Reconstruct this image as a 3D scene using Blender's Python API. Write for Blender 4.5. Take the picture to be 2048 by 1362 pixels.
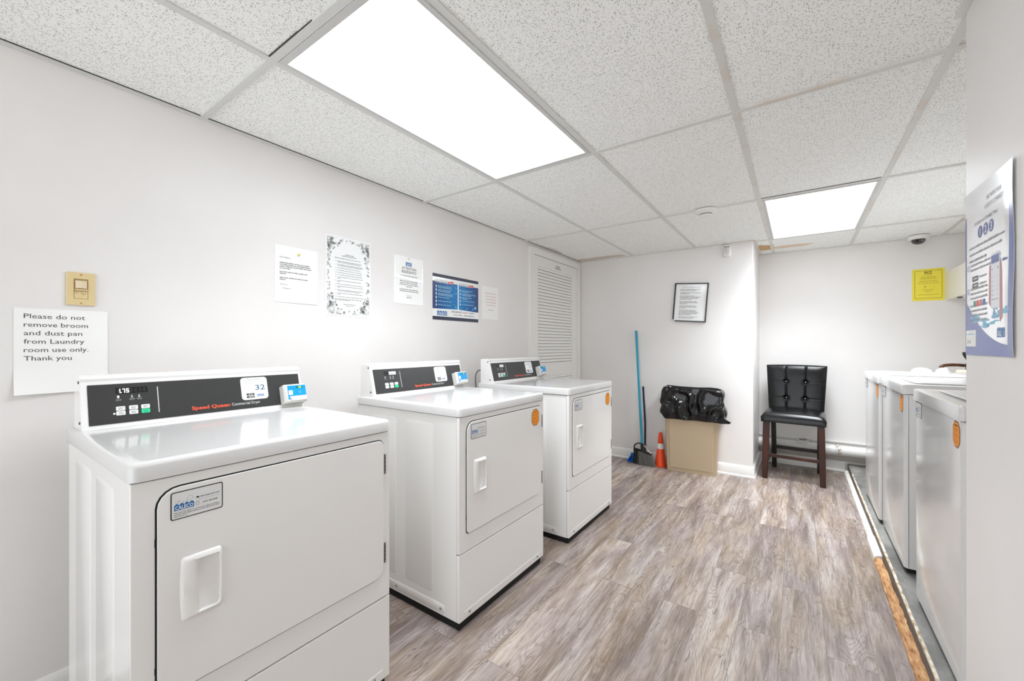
import bpy, bmesh, math, random
from mathutils import noise as mnoise
from mathutils import Vector, Matrix, Euler
PI = math.pi
for o in list(bpy.data.objects): bpy.data.objects.remove(o)
S = bpy.context.scene
COL = S.collection

# ---------------------------------------------------------------- camera, world, exposure
cam_d = bpy.data.cameras.new('camera'); cam = bpy.data.objects.new('camera', cam_d); COL.objects.link(cam)
cam.location = (2.04, 0.0, 1.20); cam.rotation_euler = (PI/2, 0, 0.6124)
cam_d.sensor_width = 36; cam_d.lens = 36*816.1/2048; cam_d.shift_y = (690.7-681)/2048; cam_d.clip_start = 0.02
S.camera = cam
W = bpy.data.worlds.new('world'); S.world = W; W.use_nodes = True
W.node_tree.nodes['Background'].inputs[0].default_value = (.90, .955, 1, 1)
W.node_tree.nodes['Background'].inputs[1].default_value = 2.7  # fill light, added to enter by the open rear end
S.view_settings.view_transform = 'Standard'; S.view_settings.look = 'None'
S.view_settings.gamma = 1; S.view_settings.use_curve_mapping = False
S.view_settings.exposure = 0.42
S.cycles.max_bounces = 16; S.cycles.diffuse_bounces = 10; S.cycles.glossy_bounces = 6
LENS_POWER = (4.3, 4.6); TUBE_WATTS = (8.8, 22)                       # emission of the fluorescent lenses
CEIL = 2.1465

# ---------------------------------------------------------------- helpers
def lin(c):
    return tuple(((x/255)/12.92 if x/255 <= .04045 else ((x/255+.055)/1.055)**2.4) for x in c)
MATS = {}
def mat(name, rgb, rough=.5, metal=0, coat=0, spec=.5, emit=0, bump=None):
    if name in MATS: return MATS[name]
    m = bpy.data.materials.new(name); m.use_nodes = True
    b = m.node_tree.nodes['Principled BSDF']; c = lin(rgb)+(1,)
    b.inputs['Base Color'].default_value = c; b.inputs['Roughness'].default_value = rough
    b.inputs['Metallic'].default_value = metal; b.inputs['Coat Weight'].default_value = coat
    b.inputs['Coat Roughness'].default_value = .05
    b.inputs['Specular IOR Level'].default_value = spec
    if emit:
        b.inputs['Emission Color'].default_value = c; b.inputs['Emission Strength'].default_value = emit
    if bump:
        nt = m.node_tree; n = nt.nodes.new('ShaderNodeTexNoise'); n.inputs['Scale'].default_value = bump[0]
        n.inputs['Detail'].default_value = 3
        tc = nt.nodes.new('ShaderNodeTexCoord'); nt.links.new(tc.outputs['Object'], n.inputs['Vector'])
        bp = nt.nodes.new('ShaderNodeBump'); bp.inputs['Strength'].default_value = bump[1]; bp.inputs['Distance'].default_value = bump[2]
        nt.links.new(n.outputs['Fac'], bp.inputs['Height']); nt.links.new(bp.outputs['Normal'], b.inputs['Normal'])
    MATS[name] = m
    return m

class MB:
    """collects faces of several materials into ONE mesh object"""
    def __init__(s): s.v = []; s.f = []; s.mi = []; s.mats = []; s.T = Matrix()
    def m(s, mt):
        if mt not in s.mats: s.mats.append(mt)
        return s.mats.index(mt)
    def add(s, vs, fs, mt):
        k = len(s.v); i = s.m(mt)
        s.v += [tuple(s.T @ Vector(p)) for p in vs]
        s.f += [tuple(k+j for j in f) for f in fs]; s.mi += [i]*len(fs)
        return s
    def box(s, x0, x1, y0, y1, z0, z1, mt):
        vs = [(x, y, z) for z in (z0, z1) for y in (y0, y1) for x in (x0, x1)]
        return s.add(vs, [(0,2,3,1),(4,5,7,6),(0,1,5,4),(2,6,7,3),(0,4,6,2),(1,3,7,5)], mt)
    def loft(s, loops, mt, cap0=True, cap1=True, closed=True):
        n = len(loops[0]); vs = [p for l in loops for p in l]; fs = []
        for a in range(len(loops)-1):
            for i in range(n if closed else n-1):
                j = (i+1) % n; fs.append((a*n+i, a*n+j, (a+1)*n+j, (a+1)*n+i))
        if cap0: fs.append(tuple(reversed(range(n))))
        if cap1: fs.append(tuple((len(loops)-1)*n+i for i in range(n)))
        return s.add(vs, fs, mt)
    def prism(s, pts, z0, z1, mt):                 # pts in the xy plane
        return s.loft([[(x, y, z0) for x, y in pts], [(x, y, z1) for x, y in pts]], mt)
    def sheet(s, pts, z, mt):
        return s.add([(x, y, z) for x, y in pts], [tuple(range(len(pts)))], mt)
    def tube(s, path, r, mt, n=12, cap=True, rs=None):
        P = [Vector(p) for p in path]; loops = []; up = None
        for i, p in enumerate(P):
            t = (P[min(i+1, len(P)-1)]-P[max(i-1, 0)]).normalized()
            if up is None: up = t.orthogonal().normalized()
            up = (up - t*up.dot(t)).normalized(); w = t.cross(up); q = rs[i] if rs else r
            loops.append([tuple(p+(up*math.cos(2*PI*k/n)+w*math.sin(2*PI*k/n))*q) for k in range(n)])
        return s.loft(loops, mt, cap, cap)
    def lathe(s, prof, c, mt, n=32, cap0=True, cap1=True):
        return s.loft([[(c[0]+r*math.cos(2*PI*k/n), c[1]+r*math.sin(2*PI*k/n), c[2]+z) for k in range(n)] for r, z in prof], mt, cap0, cap1)
    def text(s, body, x, y, h, mt, z=.0006, w=None, bold=0, shear=0, align='LEFT', sx=1):
        vs, fs, x0, x1 = glyphs(body, bold, shear)
        k = h*1.0; kx = k*sx
        if w: kx = w/(x1-x0)
        wd = (x1-x0)*kx
        ox = x-x0*kx - (wd/2 if align == 'CENTER' else wd if align == 'RIGHT' else 0)
        return s.add([(ox+p[0]*kx, y+p[1]*k, z) for p in vs], fs, mt)
    def words(s, x, y, w, h, mt, rnd, z=.0006, ragged=.0):
        """a printed line too small to read: little word-shaped dashes"""
        e = x+w*(1-ragged*rnd.random())
        while x < e:
            l = min(h*rnd.uniform(1.2, 5), e-x)
            if l < h*.5: break
            q = x
            while q < x+l:                                   # letters
                g = min(h*rnd.uniform(.35, .6), x+l-q); t = h*rnd.uniform(.55, 1.0)
                s.sheet([(q, y), (q+g*.8, y), (q+g*.8, y+t), (q, y+t)], z, mt); q += g
            x += l+h*.55
        return s
    def mesh(s, name, angle=30):
        me = bpy.data.meshes.new(name); me.from_pydata(s.v, [], s.f)
        for mt in s.mats: me.materials.append(mt)
        me.polygons.foreach_set('material_index', s.mi); me.update()
        me.shade_smooth(); me.set_sharp_from_angle(angle=math.radians(angle))
        return me
    def obj(s, name, parent=None, M=None, bevel=0, seg=3, angle=30):
        o = bpy.data.objects.new(name, s.mesh(name, angle)); COL.objects.link(o)
        if parent: o.parent = parent
        if M is not None: o.matrix_local = M
        if bevel:
            b = o.modifiers.new('bevel', 'BEVEL'); b.width = bevel; b.segments = seg; b.limit_method = 'ANGLE'; b.angle_limit = math.radians(40)
            b.harden_normals = True
        return o
_G = {}
def glyphs(body, bold, shear):
    key = (body, bold, shear)
    if key in _G: return _G[key]
    c = bpy.data.curves.new('t', 'FONT'); c.body = body; c.size = 1.39; c.offset = bold; c.shear = shear
    c.resolution_u = 2
    o = bpy.data.objects.new('t', c); COL.objects.link(o); bpy.context.view_layer.update()
    me = bpy.data.meshes.new_from_object(o.evaluated_get(bpy.context.evaluated_depsgraph_get()))
    vs = [tuple(v.co) for v in me.vertices]; fs = [tuple(p.vertices) for p in me.polygons]
    if me.polygons and me.polygons[0].normal.z < 0: fs = [tuple(reversed(f)) for f in fs]
    bpy.data.objects.remove(o); bpy.data.curves.remove(c); bpy.data.meshes.remove(me)
    _G[key] = (vs, fs, min(v[0] for v in vs), max(v[0] for v in vs)); return _G[key]

def rr(x0, x1, y0, y1, r, n=5, rs=None):
    """rounded rectangle outline, counter-clockwise; rs = radii bl, br, tr, tl"""
    rs = rs or (r, r, r, r); out = []
    for (cx, cy, a), q in zip(((x0, y0, 180), (x1, y0, 270), (x1, y1, 0), (x0, y1, 90)), rs):
        ox = cx+q*(1 if cx == x0 else -1); oy = cy+q*(1 if cy == y0 else -1)
        for k in range(n+1):
            t = math.radians(a+90*k/n); out.append((ox+q*math.cos(t), oy+q*math.sin(t)))
    return out
def ring(s, outer, inner, z0, z1, mt):
    """frame between two outlines with equal vertex counts"""
    s.loft([[(x, y, z0) for x, y in outer], [(x, y, z1) for x, y in outer], [(x, y, z1) for x, y in inner], [(x, y, z0) for x, y in inner], [(x, y, z0) for x, y in outer]], mt, False, False)
def circ(cx, cy, rx, ry=None, n=20):
    ry = ry or rx
    return [(cx+rx*math.cos(2*PI*k/n), cy+ry*math.sin(2*PI*k/n)) for k in range(n)]
def tag(o, label=None, cat=None, group=None, kind=None):
    if label: o['label'] = label
    if cat: o['category'] = cat
    if group: o['group'] = group
    if kind: o['kind'] = kind
    return o
def empty(name, loc, label, cat, group=None, rz=0):
    o = bpy.data.objects.new(name, None); COL.objects.link(o); o.location = loc; o.rotation_euler = (0, 0, rz)
    o.empty_display_size = .1
    return tag(o, label, cat, group)
def struct(mb, name, parent=None, **k):
    o = mb.obj(name, parent, **k)
    if parent is None: o['kind'] = 'structure'
    return o
def frame(right, up, org):
    r = Vector(right).normalized(); u = Vector(up).normalized(); n = r.cross(u)
    M = Matrix((r, u, n)).transposed().to_4x4(); M.translation = Vector(org); return M
def onleft(y, z, x=.001): return frame((0, 1, 0), (0, 0, 1), (x, y, z))       # faces +x
def onback(x, z, y): return frame((1, 0, 0), (0, 0, 1), (x, y, z))            # faces -y
def onright(y, z, x): return frame((0, -1, 0), (0, 0, 1), (x, y, z))          # faces -x

# ---------------------------------------------------------------- node materials
def nmat(name):
    m = bpy.data.materials.new(name); m.use_nodes = True; nt = m.node_tree
    return m, nt, nt.nodes['Principled BSDF']
def N(nt, t, **k):
    n = nt.nodes.new(t)
    for a, v in k.items():
        if a.startswith('i_'):
            key = a[2:]; key = int(key) if key.isdigit() else key.replace('_', ' ')
            n.inputs[key].default_value = v
        else: setattr(n, a, v)
    return n
def L(nt, a, b): nt.links.new(a, b)
def math_(nt, op, a, b=None, clamp=False):
    n = nt.nodes.new('ShaderNodeMath'); n.operation = op; n.use_clamp = clamp
    for i, q in enumerate((a, b)):
        if q is None: continue
        if isinstance(q, (int, float)): n.inputs[i].default_value = q
        else: L(nt, q, n.inputs[i])
    return n.outputs[0]
def ramp(nt, fac, stops):
    n = nt.nodes.new('ShaderNodeValToRGB'); e = n.color_ramp.elements
    while len(e) < len(stops): e.new(.5)
    for q, (p, c) in zip(e, stops): q.position = p; q.color = (lin(c)+(1,)) if len(c) == 3 else c
    L(nt, fac, n.inputs[0]); return n.outputs[0]
def mixc(nt, fac, a, b, mode='MIX'):
    n = nt.nodes.new('ShaderNodeMix'); n.data_type = 'RGBA'; n.blend_type = mode
    for s_, q in ((n.inputs[0], fac), (n.inputs[6], a), (n.inputs[7], b)):
        if isinstance(q, (int, float)): s_.default_value = q
        elif isinstance(q, tuple): s_.default_value = lin(q)+(1,)
        else: L(nt, q, s_)
    return n.outputs[2]

def wall_mat():
    m, nt, b = nmat('painted_wall')
    tc = N(nt, 'ShaderNodeTexCoord')
    n1 = N(nt, 'ShaderNodeTexNoise', i_Scale=1.7, i_Detail=3.0); L(nt, tc.outputs['Object'], n1.inputs['Vector'])
    L(nt, ramp(nt, n1.outputs['Fac'], [(.35, (230, 227, 225)), (.65, (235, 232, 230))]), b.inputs['Base Color'])
    n2 = N(nt, 'ShaderNodeTexNoise', i_Scale=260.0, i_Detail=2.0); L(nt, tc.outputs['Object'], n2.inputs['Vector'])
    n3 = N(nt, 'ShaderNodeTexNoise', i_Scale=9.0, i_Detail=2.0); L(nt, tc.outputs['Object'], n3.inputs['Vector'])
    h = math_(nt, 'ADD', math_(nt, 'MULTIPLY', n2.outputs['Fac'], .25), n3.outputs['Fac'])
    bp = N(nt, 'ShaderNodeBump', i_Strength=.25, i_Distance=.0025); L(nt, h, bp.inputs['Height']); L(nt, bp.outputs['Normal'], b.inputs['Normal'])
    b.inputs['Roughness'].default_value = .42; b.inputs['Specular IOR Level'].default_value = .3
    return m

def ceiling_mat():
    m, nt, b = nmat('fissured_ceiling_tile')
    tc = N(nt, 'ShaderNodeTexCoord'); vec = tc.outputs['Object']
    wn = N(nt, 'ShaderNodeTexNoise', i_Scale=30.0, i_Detail=2.0); L(nt, vec, wn.inputs['Vector'])
    add = N(nt, 'ShaderNodeVectorMath', operation='MULTIPLY_ADD'); L(nt, wn.outputs['Color'], add.inputs[0]); add.inputs[1].default_value = (.016, .016, 0); L(nt, vec, add.inputs[2])
    marks = None
    for sx, sy, rad, gate, off in ((165, 84, .27, .62, 0), (84, 170, .25, .70, 7), (250, 230, .26, .62, 3)):
        mp = N(nt, 'ShaderNodeMapping'); mp.inputs['Scale'].default_value = (sx, sy, 1); mp.inputs['Location'].default_value = (off, off*1.7, 0)
        L(nt, add.outputs[0], mp.inputs['Vector'])
        v = N(nt, 'ShaderNodeTexVoronoi', i_Scale=1.0); v.voronoi_dimensions = '2D'; L(nt, mp.outputs[0], v.inputs['Vector'])
        sp = N(nt, 'ShaderNodeSeparateColor'); L(nt, v.outputs['Color'], sp.inputs[0])
        on = math_(nt, 'GREATER_THAN', sp.outputs[0], gate)
        mr = N(nt, 'ShaderNodeMapRange'); mr.inputs['From Min'].default_value = rad; mr.inputs['From Max'].default_value = rad*.5
        L(nt, v.outputs['Distance'], mr.inputs['Value'])
        q = math_(nt, 'MULTIPLY', math_(nt, 'MULTIPLY', mr.outputs[0], on), math_(nt, 'ADD', math_(nt, 'MULTIPLY', sp.outputs[1], .7), .3))
        marks = q if marks is None else math_(nt, 'MAXIMUM', marks, q)
    base = (250, 251, 249)
    col = mixc(nt, math_(nt, 'MULTIPLY', marks, .85), base, (104, 102, 96))
    # water stains, each with its own place
    sep = N(nt, 'ShaderNodeSeparateXYZ'); L(nt, vec, sep.inputs[0])
    ns = N(nt, 'ShaderNodeTexNoise', i_Scale=9.0, i_Detail=4.0); L(nt, vec, ns.inputs['Vector'])
    for cx, cy, rx, ry, c, k in ((.24, 4.20, .30, .10, (206, 190, 172), .75), (.02, 3.55, .05, .25, (200, 186, 166), .6),
                                 (1.74, 4.66, .12, .14, (205, 168, 120), .95), (1.98, 4.72, .16, .07, (226, 200, 170), .8)):
        dx = math_(nt, 'DIVIDE', math_(nt, 'SUBTRACT', sep.outputs[0], cx), rx); dy = math_(nt, 'DIVIDE', math_(nt, 'SUBTRACT', sep.outputs[1], cy), ry)
        d = math_(nt, 'SQRT', math_(nt, 'ADD', math_(nt, 'MULTIPLY', dx, dx), math_(nt, 'MULTIPLY', dy, dy)))
        d = math_(nt, 'ADD', d, math_(nt, 'MULTIPLY', math_(nt, 'SUBTRACT', ns.outputs['Fac'], .5), 1.1))
        mr = N(nt, 'ShaderNodeMapRange'); mr.inputs['From Min'].default_value = 1.0; mr.inputs['From Max'].default_value = .9; L(nt, d, mr.inputs['Value'])
        col = mixc(nt, math_(nt, 'MULTIPLY', mr.outputs[0], k), col, c)
    L(nt, col, b.inputs['Base Color']); b.inputs['Roughness'].default_value = .9; b.inputs['Specular IOR Level'].default_value = .2
    bp = N(nt, 'ShaderNodeBump', i_Strength=.5, i_Distance=.002); bp.invert = True; L(nt, marks, bp.inputs['Height']); L(nt, bp.outputs['Normal'], b.inputs['Normal'])
    return m

def grid_mat():
    m, nt, b = nmat('painted_steel_grid')
    tc = N(nt, 'ShaderNodeTexCoord'); sep = N(nt, 'ShaderNodeSeparateXYZ'); L(nt, tc.outputs['Object'], sep.inputs[0])
    n = N(nt, 'ShaderNodeTexNoise', i_Scale=6.0, i_Detail=3.0); L(nt, tc.outputs['Object'], n.inputs['Vector'])
    a = N(nt, 'ShaderNodeMapRange'); a.inputs['From Min'].default_value = 1.2; a.inputs['From Max'].default_value = 2.0; L(nt, sep.outputs[0], a.inputs['Value'])
    f = math_(nt, 'MULTIPLY', a.outputs[0], math_(nt, 'MULTIPLY', math_(nt, 'SUBTRACT', n.outputs['Fac'], .5), 7.0, True))
    L(nt, mixc(nt, f, (216, 216, 213), (214, 204, 192)), b.inputs['Base Color']); b.inputs['Roughness'].default_value = .5
    return m

def floor_mat():
    m, nt, b = nmat('vinyl_plank')
    tc = N(nt, 'ShaderNodeTexCoord'); sep = N(nt, 'ShaderNodeSeparateXYZ'); L(nt, tc.outputs['Object'], sep.inputs[0])
    cb = N(nt, 'ShaderNodeCombineXYZ'); L(nt, sep.outputs[1], cb.inputs[0]); L(nt, sep.outputs[0], cb.inputs[1])
    br = N(nt, 'ShaderNodeTexBrick', offset=.37, offset_frequency=2, squash=1)
    L(nt, cb.outputs[0], br.inputs['Vector'])
    for k, v in (('Color1', (0, 0, 0, 1)), ('Color2', (1, 1, 1, 1)), ('Mortar', (.5, .5, .5, 1)), ('Scale', 1.0), ('Mortar Size', .0009), ('Mortar Smooth', .3), ('Bias', 0.0), ('Brick Width', 1.22), ('Row Height', .152)):
        br.inputs[k].default_value = v
    r = math_(nt, 'MULTIPLY', br.outputs['Color'], 37.0)
    def vec(sx, sy, k=1.0):
        c = N(nt, 'ShaderNodeCombineXYZ'); L(nt, math_(nt, 'MULTIPLY', sep.outputs[0], sx), c.inputs[0]); L(nt, math_(nt, 'MULTIPLY', sep.outputs[1], sy), c.inputs[1]); L(nt, math_(nt, 'MULTIPLY', r, k), c.inputs[2]); return c.outputs[0]
    big = N(nt, 'ShaderNodeTexNoise', i_Scale=1.0, i_Detail=4.0, i_Roughness=.6, i_Distortion=.6); L(nt, vec(13, 1.7), big.inputs['Vector'])
    med = N(nt, 'ShaderNodeTexNoise', i_Scale=1.0, i_Detail=5.0, i_Roughness=.65, i_Distortion=.8); L(nt, vec(95, 6.0), med.inputs['Vector'])
    fine = N(nt, 'ShaderNodeTexNoise', i_Scale=1.0, i_Detail=5.0, i_Roughness=.7); L(nt, vec(260, 11.0), fine.inputs['Vector'])
    tint = N(nt, 'ShaderNodeTexNoise', i_Scale=1.0, i_Detail=2.0); L(nt, vec(8, 2.2, 2.3), tint.inputs['Vector'])
    # cathedral grain: warped bands
    wob = N(nt, 'ShaderNodeTexNoise', i_Scale=1.0, i_Detail=2.0); L(nt, vec(7, 1.8, 1.7), wob.inputs['Vector'])
    bands = math_(nt, 'SINE', math_(nt, 'MULTIPLY', wob.outputs['Fac'], 190.0))
    bm_ = N(nt, 'ShaderNodeTexNoise', i_Scale=1.0, i_Detail=2.0); L(nt, vec(9, 1.3, 3.1), bm_.inputs['Vector'])
    bmask = N(nt, 'ShaderNodeMapRange'); bmask.inputs['From Min'].default_value = .50; bmask.inputs['From Max'].default_value = .62; L(nt, bm_.outputs['Fac'], bmask.inputs['Value'])
    col = ramp(nt, big.outputs['Fac'], [(.32, (108, 93, 82)), (.43, (144, 129, 118)), (.55, (176, 163, 153)), (.68, (204, 196, 189))])
    col = mixc(nt, math_(nt, 'MULTIPLY', math_(nt, 'SUBTRACT', tint.outputs['Fac'], .42), 2.4, True), col, (186, 172, 152), 'MULTIPLY') if False else col
    warm = N(nt, 'ShaderNodeMapRange'); warm.inputs['From Min'].default_value = .40; warm.inputs['From Max'].default_value = .66; L(nt, tint.outputs['Fac'], warm.inputs['Value'])
    col = mixc(nt, .30, col, ramp(nt, warm.outputs[0], [(0, (152, 141, 148)), (.5, (160, 147, 136)), (1, (168, 146, 118))]))
    dark = N(nt, 'ShaderNodeMapRange'); dark.inputs['From Min'].default_value = .47; dark.inputs['From Max'].default_value = .32; L(nt, med.outputs['Fac'], dark.inputs['Value'])
    col = mixc(nt, math_(nt, 'MULTIPLY', dark.outputs[0], .50), col, (92, 80, 74))
    lt = N(nt, 'ShaderNodeMapRange'); lt.inputs['From Min'].default_value = .52; lt.inputs['From Max'].default_value = .68; L(nt, med.outputs['Fac'], lt.inputs['Value'])
    col = mixc(nt, math_(nt, 'MULTIPLY', lt.outputs[0], .32), col, (214, 208, 203))
    fd = N(nt, 'ShaderNodeMapRange'); fd.inputs['From Min'].default_value = .50; fd.inputs['From Max'].default_value = .32; L(nt, fine.outputs['Fac'], fd.inputs['Value'])
    col = mixc(nt, math_(nt, 'MULTIPLY', fd.outputs[0], .55), col, (96, 84, 76))
    ck = N(nt, 'ShaderNodeTexNoise', i_Scale=1.0, i_Detail=3.0, i_Distortion=.4); L(nt, vec(16, 2.0, 4.7), ck.inputs['Vector'])
    ca = math_(nt, 'ABSOLUTE', math_(nt, 'SUBTRACT', ck.outputs['Fac'], .5))
    cm = N(nt, 'ShaderNodeMapRange'); cm.inputs['From Min'].default_value = .014; cm.inputs['From Max'].default_value = .002; L(nt, ca, cm.inputs['Value'])
    ce = N(nt, 'ShaderNodeMapRange'); ce.inputs['From Min'].default_value = .48; ce.inputs['From Max'].default_value = .60; L(nt, med.outputs['Fac'], ce.inputs['Value'])
    col = mixc(nt, math_(nt, 'MULTIPLY', math_(nt, 'MULTIPLY', cm.outputs[0], ce.outputs[0]), .75), col, (74, 62, 56))
    bd = math_(nt, 'MULTIPLY', math_(nt, 'MULTIPLY', math_(nt, 'SUBTRACT', bands, .3), 1.2, True), bmask.outputs[0])
    col = mixc(nt, math_(nt, 'MULTIPLY', bd, .50), col, (104, 90, 80))
    pv = ramp(nt, br.outputs['Color'], [(0, (228, 226, 226)), (1, (255, 253, 252))])
    col = mixc(nt, 1.0, col, pv, 'MULTIPLY')
    col = mixc(nt, math_(nt, 'MULTIPLY', br.outputs['Fac'], .7), col, (78, 68, 62))
    L(nt, col, b.inputs['Base Color']); b.inputs['Roughness'].default_value = .42; b.inputs['Specular IOR Level'].default_value = .4
    h = math_(nt, 'SUBTRACT', fine.outputs['Fac'], math_(nt, 'MULTIPLY', br.outputs['Fac'], 2.0))
    bp = N(nt, 'ShaderNodeBump', i_Strength=.35, i_Distance=.0012); L(nt, h, bp.inputs['Height']); L(nt, bp.outputs['Normal'], b.inputs['Normal'])
    return m

def noisy(name, stops, scale, rough=.6, detail=5.0, stretch=(1, 1, 1), bump=.3, dist=.002, spec=.4):
    m, nt, b = nmat(name)
    tc = N(nt, 'ShaderNodeTexCoord'); mp = N(nt, 'ShaderNodeMapping'); mp.inputs['Scale'].default_value = stretch
    L(nt, tc.outputs['Object'], mp.inputs['Vector'])
    n = N(nt, 'ShaderNodeTexNoise', i_Scale=scale, i_Detail=detail, i_Roughness=.62); L(nt, mp.outputs[0], n.inputs['Vector'])
    L(nt, ramp(nt, n.outputs['Fac'], stops), b.inputs['Base Color'])
    bp = N(nt, 'ShaderNodeBump', i_Strength=bump, i_Distance=dist); L(nt, n.outputs['Fac'], bp.inputs['Height']); L(nt, bp.outputs['Normal'], b.inputs['Normal'])
    b.inputs['Roughness'].default_value = rough; b.inputs['Specular IOR Level'].default_value = spec
    return m
def gradient(name, stops, a, b_, axis=0):
    m, nt, b = nmat(name); tc = N(nt, 'ShaderNodeTexCoord'); sep = N(nt, 'ShaderNodeSeparateXYZ'); L(nt, tc.outputs['Object'], sep.inputs[0])
    mr = N(nt, 'ShaderNodeMapRange'); mr.inputs['From Min'].default_value = a; mr.inputs['From Max'].default_value = b_; L(nt, sep.outputs[axis], mr.inputs['Value'])
    L(nt, ramp(nt, mr.outputs[0], stops), b.inputs['Base Color']); b.inputs['Roughness'].default_value = .25
    return m

WALL = wall_mat(); TILE = ceiling_mat(); GRID = grid_mat(); FLOOR = floor_mat()
TRIM = mat('white_trim_paint', (236, 235, 232), .3)
ENAMEL = mat('white_enamel', (236, 235, 233), .22, coat=.3)
ENAMEL_TOP = mat('glossy_white_enamel_top', (214, 213, 212), .16, coat=.25, spec=.4)
PLASTIC = mat('white_plastic', (236, 235, 232), .35)
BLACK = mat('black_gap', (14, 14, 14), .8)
RUBBER = mat('black_rubber', (24, 24, 24), .7)
STEEL = mat('dull_steel', (120, 118, 114), .4, .8)
SCREW = mat('screw_steel', (170, 168, 162), .35, .7)
PAPER = mat('white_paper', (244, 244, 242), .6)
GLOSSPAPER = mat('laminated_paper', (242, 243, 242), .15, coat=.5)
INK = mat('black_ink', (38, 38, 38), .6); INKG = mat('grey_ink', (120, 120, 120), .6); INKL = mat('pale_grey_ink', (165, 166, 168), .6)
RED = mat('red_ink', (214, 90, 84), .5); NAVY = mat('navy_ink', (38, 48, 84), .4)
CBLUE = mat('logo_blue', (20, 104, 170), .35); LBLUE = mat('light_blue_ink', (120, 196, 226), .4)
rnd = random.Random(4)

# ---------------------------------------------------------------- room shell
XW, YB, YA, XE, XR = 2.43, 4.26, 4.99, 1.703, 3.25      # near wall, bump wall, alcove wall, bump edge, niche wall
YN = 1.70; Y0 = -2.6                                   # rear end left open so the added world light fills the room
struct(MB().box(-.1, XR+.1, Y0-.1, YA+.1, -.1, 0, FLOOR), 'floor')
struct(MB().box(-.1, XR+.1, Y0-.1, YA+.1, CEIL+.002, CEIL+.1, TILE), 'ceiling')
struct(MB().box(-.1, 0, Y0-.1, YB+.02, 0, CEIL+.01, WALL), 'wall_left')
struct(MB().box(-.1, XE, YB, YA+.1, 0, CEIL+.01, WALL), 'wall_back', bevel=.006)
struct(MB().box(XE-.02, XR+.1, YA, YA+.1, 0, CEIL+.01, WALL), 'wall_alcove')
struct(MB().box(XW, XR+.1, Y0-.1, YN, 0, CEIL+.01, WALL), 'wall_right', bevel=.008)
struct(MB().box(XR, XR+.1, YN-.02, YA+.02, 0, CEIL+.01, WALL), 'wall_niche')

# suspended ceiling grid (T bars and wall angle)
GX = [.610, 1.220, 1.830, 2.440, 3.05]; GY = [-1.79, -.57, .650, 1.870, 3.090, 4.31]
g = MB(); hw = .012
for x in GX:
    e = YB if x < XE else YA
    y0 = Y0 if x < XW else YN
    g.box(x-hw, x+hw, y0, e, CEIL-.004, CEIL+.003, GRID)
for y in GY:
    x0 = 0 if y < YB else XE; x1 = XW if y < YN else XR
    g.box(x0, x1, y-hw, y+hw, CEIL-.005, CEIL+.003, GRID)
struct(g, 'trim_1')
a = MB(); t = .022
for x0, x1, y0, y1 in ((0, t, Y0, YB), (t, XE, YB-t, YB), (XE, XE+t, YB, YA), (XE+t, XR, YA-t, YA), (XR-t, XR, YN, YA-t), (XW-t, XW, Y0, YN), (XW, XR-t, YN, YN+t)):
    a.box(x0, x1, y0, y1, CEIL-.006, CEIL+.003, GRID)
struct(a, 'trim_2')
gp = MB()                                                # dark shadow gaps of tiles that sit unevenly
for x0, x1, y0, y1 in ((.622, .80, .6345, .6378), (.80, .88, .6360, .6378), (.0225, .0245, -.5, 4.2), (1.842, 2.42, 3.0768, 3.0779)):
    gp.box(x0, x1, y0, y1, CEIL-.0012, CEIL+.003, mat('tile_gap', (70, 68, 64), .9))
struct(gp, 'trim_3')

# baseboards
def base_prof(p, q, nrm, h=.105):
    """baseboard with shoe moulding between floor points p and q, nrm = outward normal"""
    n = Vector(nrm+(0,)); m = MB(); prof = [(0, 0), (.020, 0), (.020, .012), (.013, .022), (.012, h-.022), (.007, h-.006), (.003, h), (0, h)]
    m.loft([[tuple(Vector((e[0], e[1], 0))+n*d+Vector((0, 0, z))) for d, z in prof] for e in (p, q)], TRIM)
    return m
struct(base_prof((0, YB), (XE+.012, YB), (0, -1)), 'baseboard_back')
struct(base_prof((XE, YB-.012), (XE, YA), (1, 0)), 'baseboard_return')
struct(base_prof((XE, YA), (2.40, YA), (0, -1)), 'baseboard_alcove')
struct(base_prof((0, Y0), (0, 3.15), (1, 0)), 'baseboard_left')

# lighting fixtures: frame + prismatic lens
LENS = mat('light_lens', (243, 249, 255), .4, emit=LENS_POWER[0]); LENS2 = mat('light_lens_bright', (243, 249, 255), .4, emit=LENS_POWER[1])
LFRAME = mat('fixture_frame', (205, 205, 203), .45)
def troffer(x, y, w, l, label, lens, watt, z=CEIL):
    r = empty('ceiling_light', (x, y, z), label, 'ceiling light', 'recessed fluorescent ceiling lights')
    o = [(-w/2, -l/2), (w/2, -l/2), (w/2, l/2), (-w/2, l/2)]; i = [(px*(1-.036/w), py*(1-.044/l)) for px, py in o]
    m = MB(); m.loft([[(px, py, -.001) for px, py in o], [(px, py, -.007) for px, py in o], [(px, py, -.007) for px, py in i], [(px, py, .0) for px, py in i]], LFRAME, False, False)
    m.obj('frame', r)
    MB().add([(px, py, -.0015) for px, py in reversed(i)], [(0, 1, 2, 3)], lens).obj('diffuser', r)
    ld = bpy.data.lights.new('fluorescent_tubes', 'AREA'); ld.shape = 'RECTANGLE'; ld.size = w-.06; ld.size_y = l-.06; ld.energy = TUBE_WATTS[watt]; ld.color = (.915, .96, 1); ld.spread = math.radians(118)
    lo = bpy.data.objects.new('fluorescent_tubes', ld); COL.objects.link(lo); lo.parent = r; lo.location = (0, 0, -.008)
    return r
c = .014
troffer(.915, 1.26, .61-2*c, 1.22-2*c, 'large recessed fluorescent light panel in the ceiling above the dryers', LENS, 0)
troffer(2.135, 3.70, .61-2*c, 1.22-2*c, 'smaller looking recessed light panel in the ceiling near the alcove and black chair', LENS2, 1)


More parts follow.
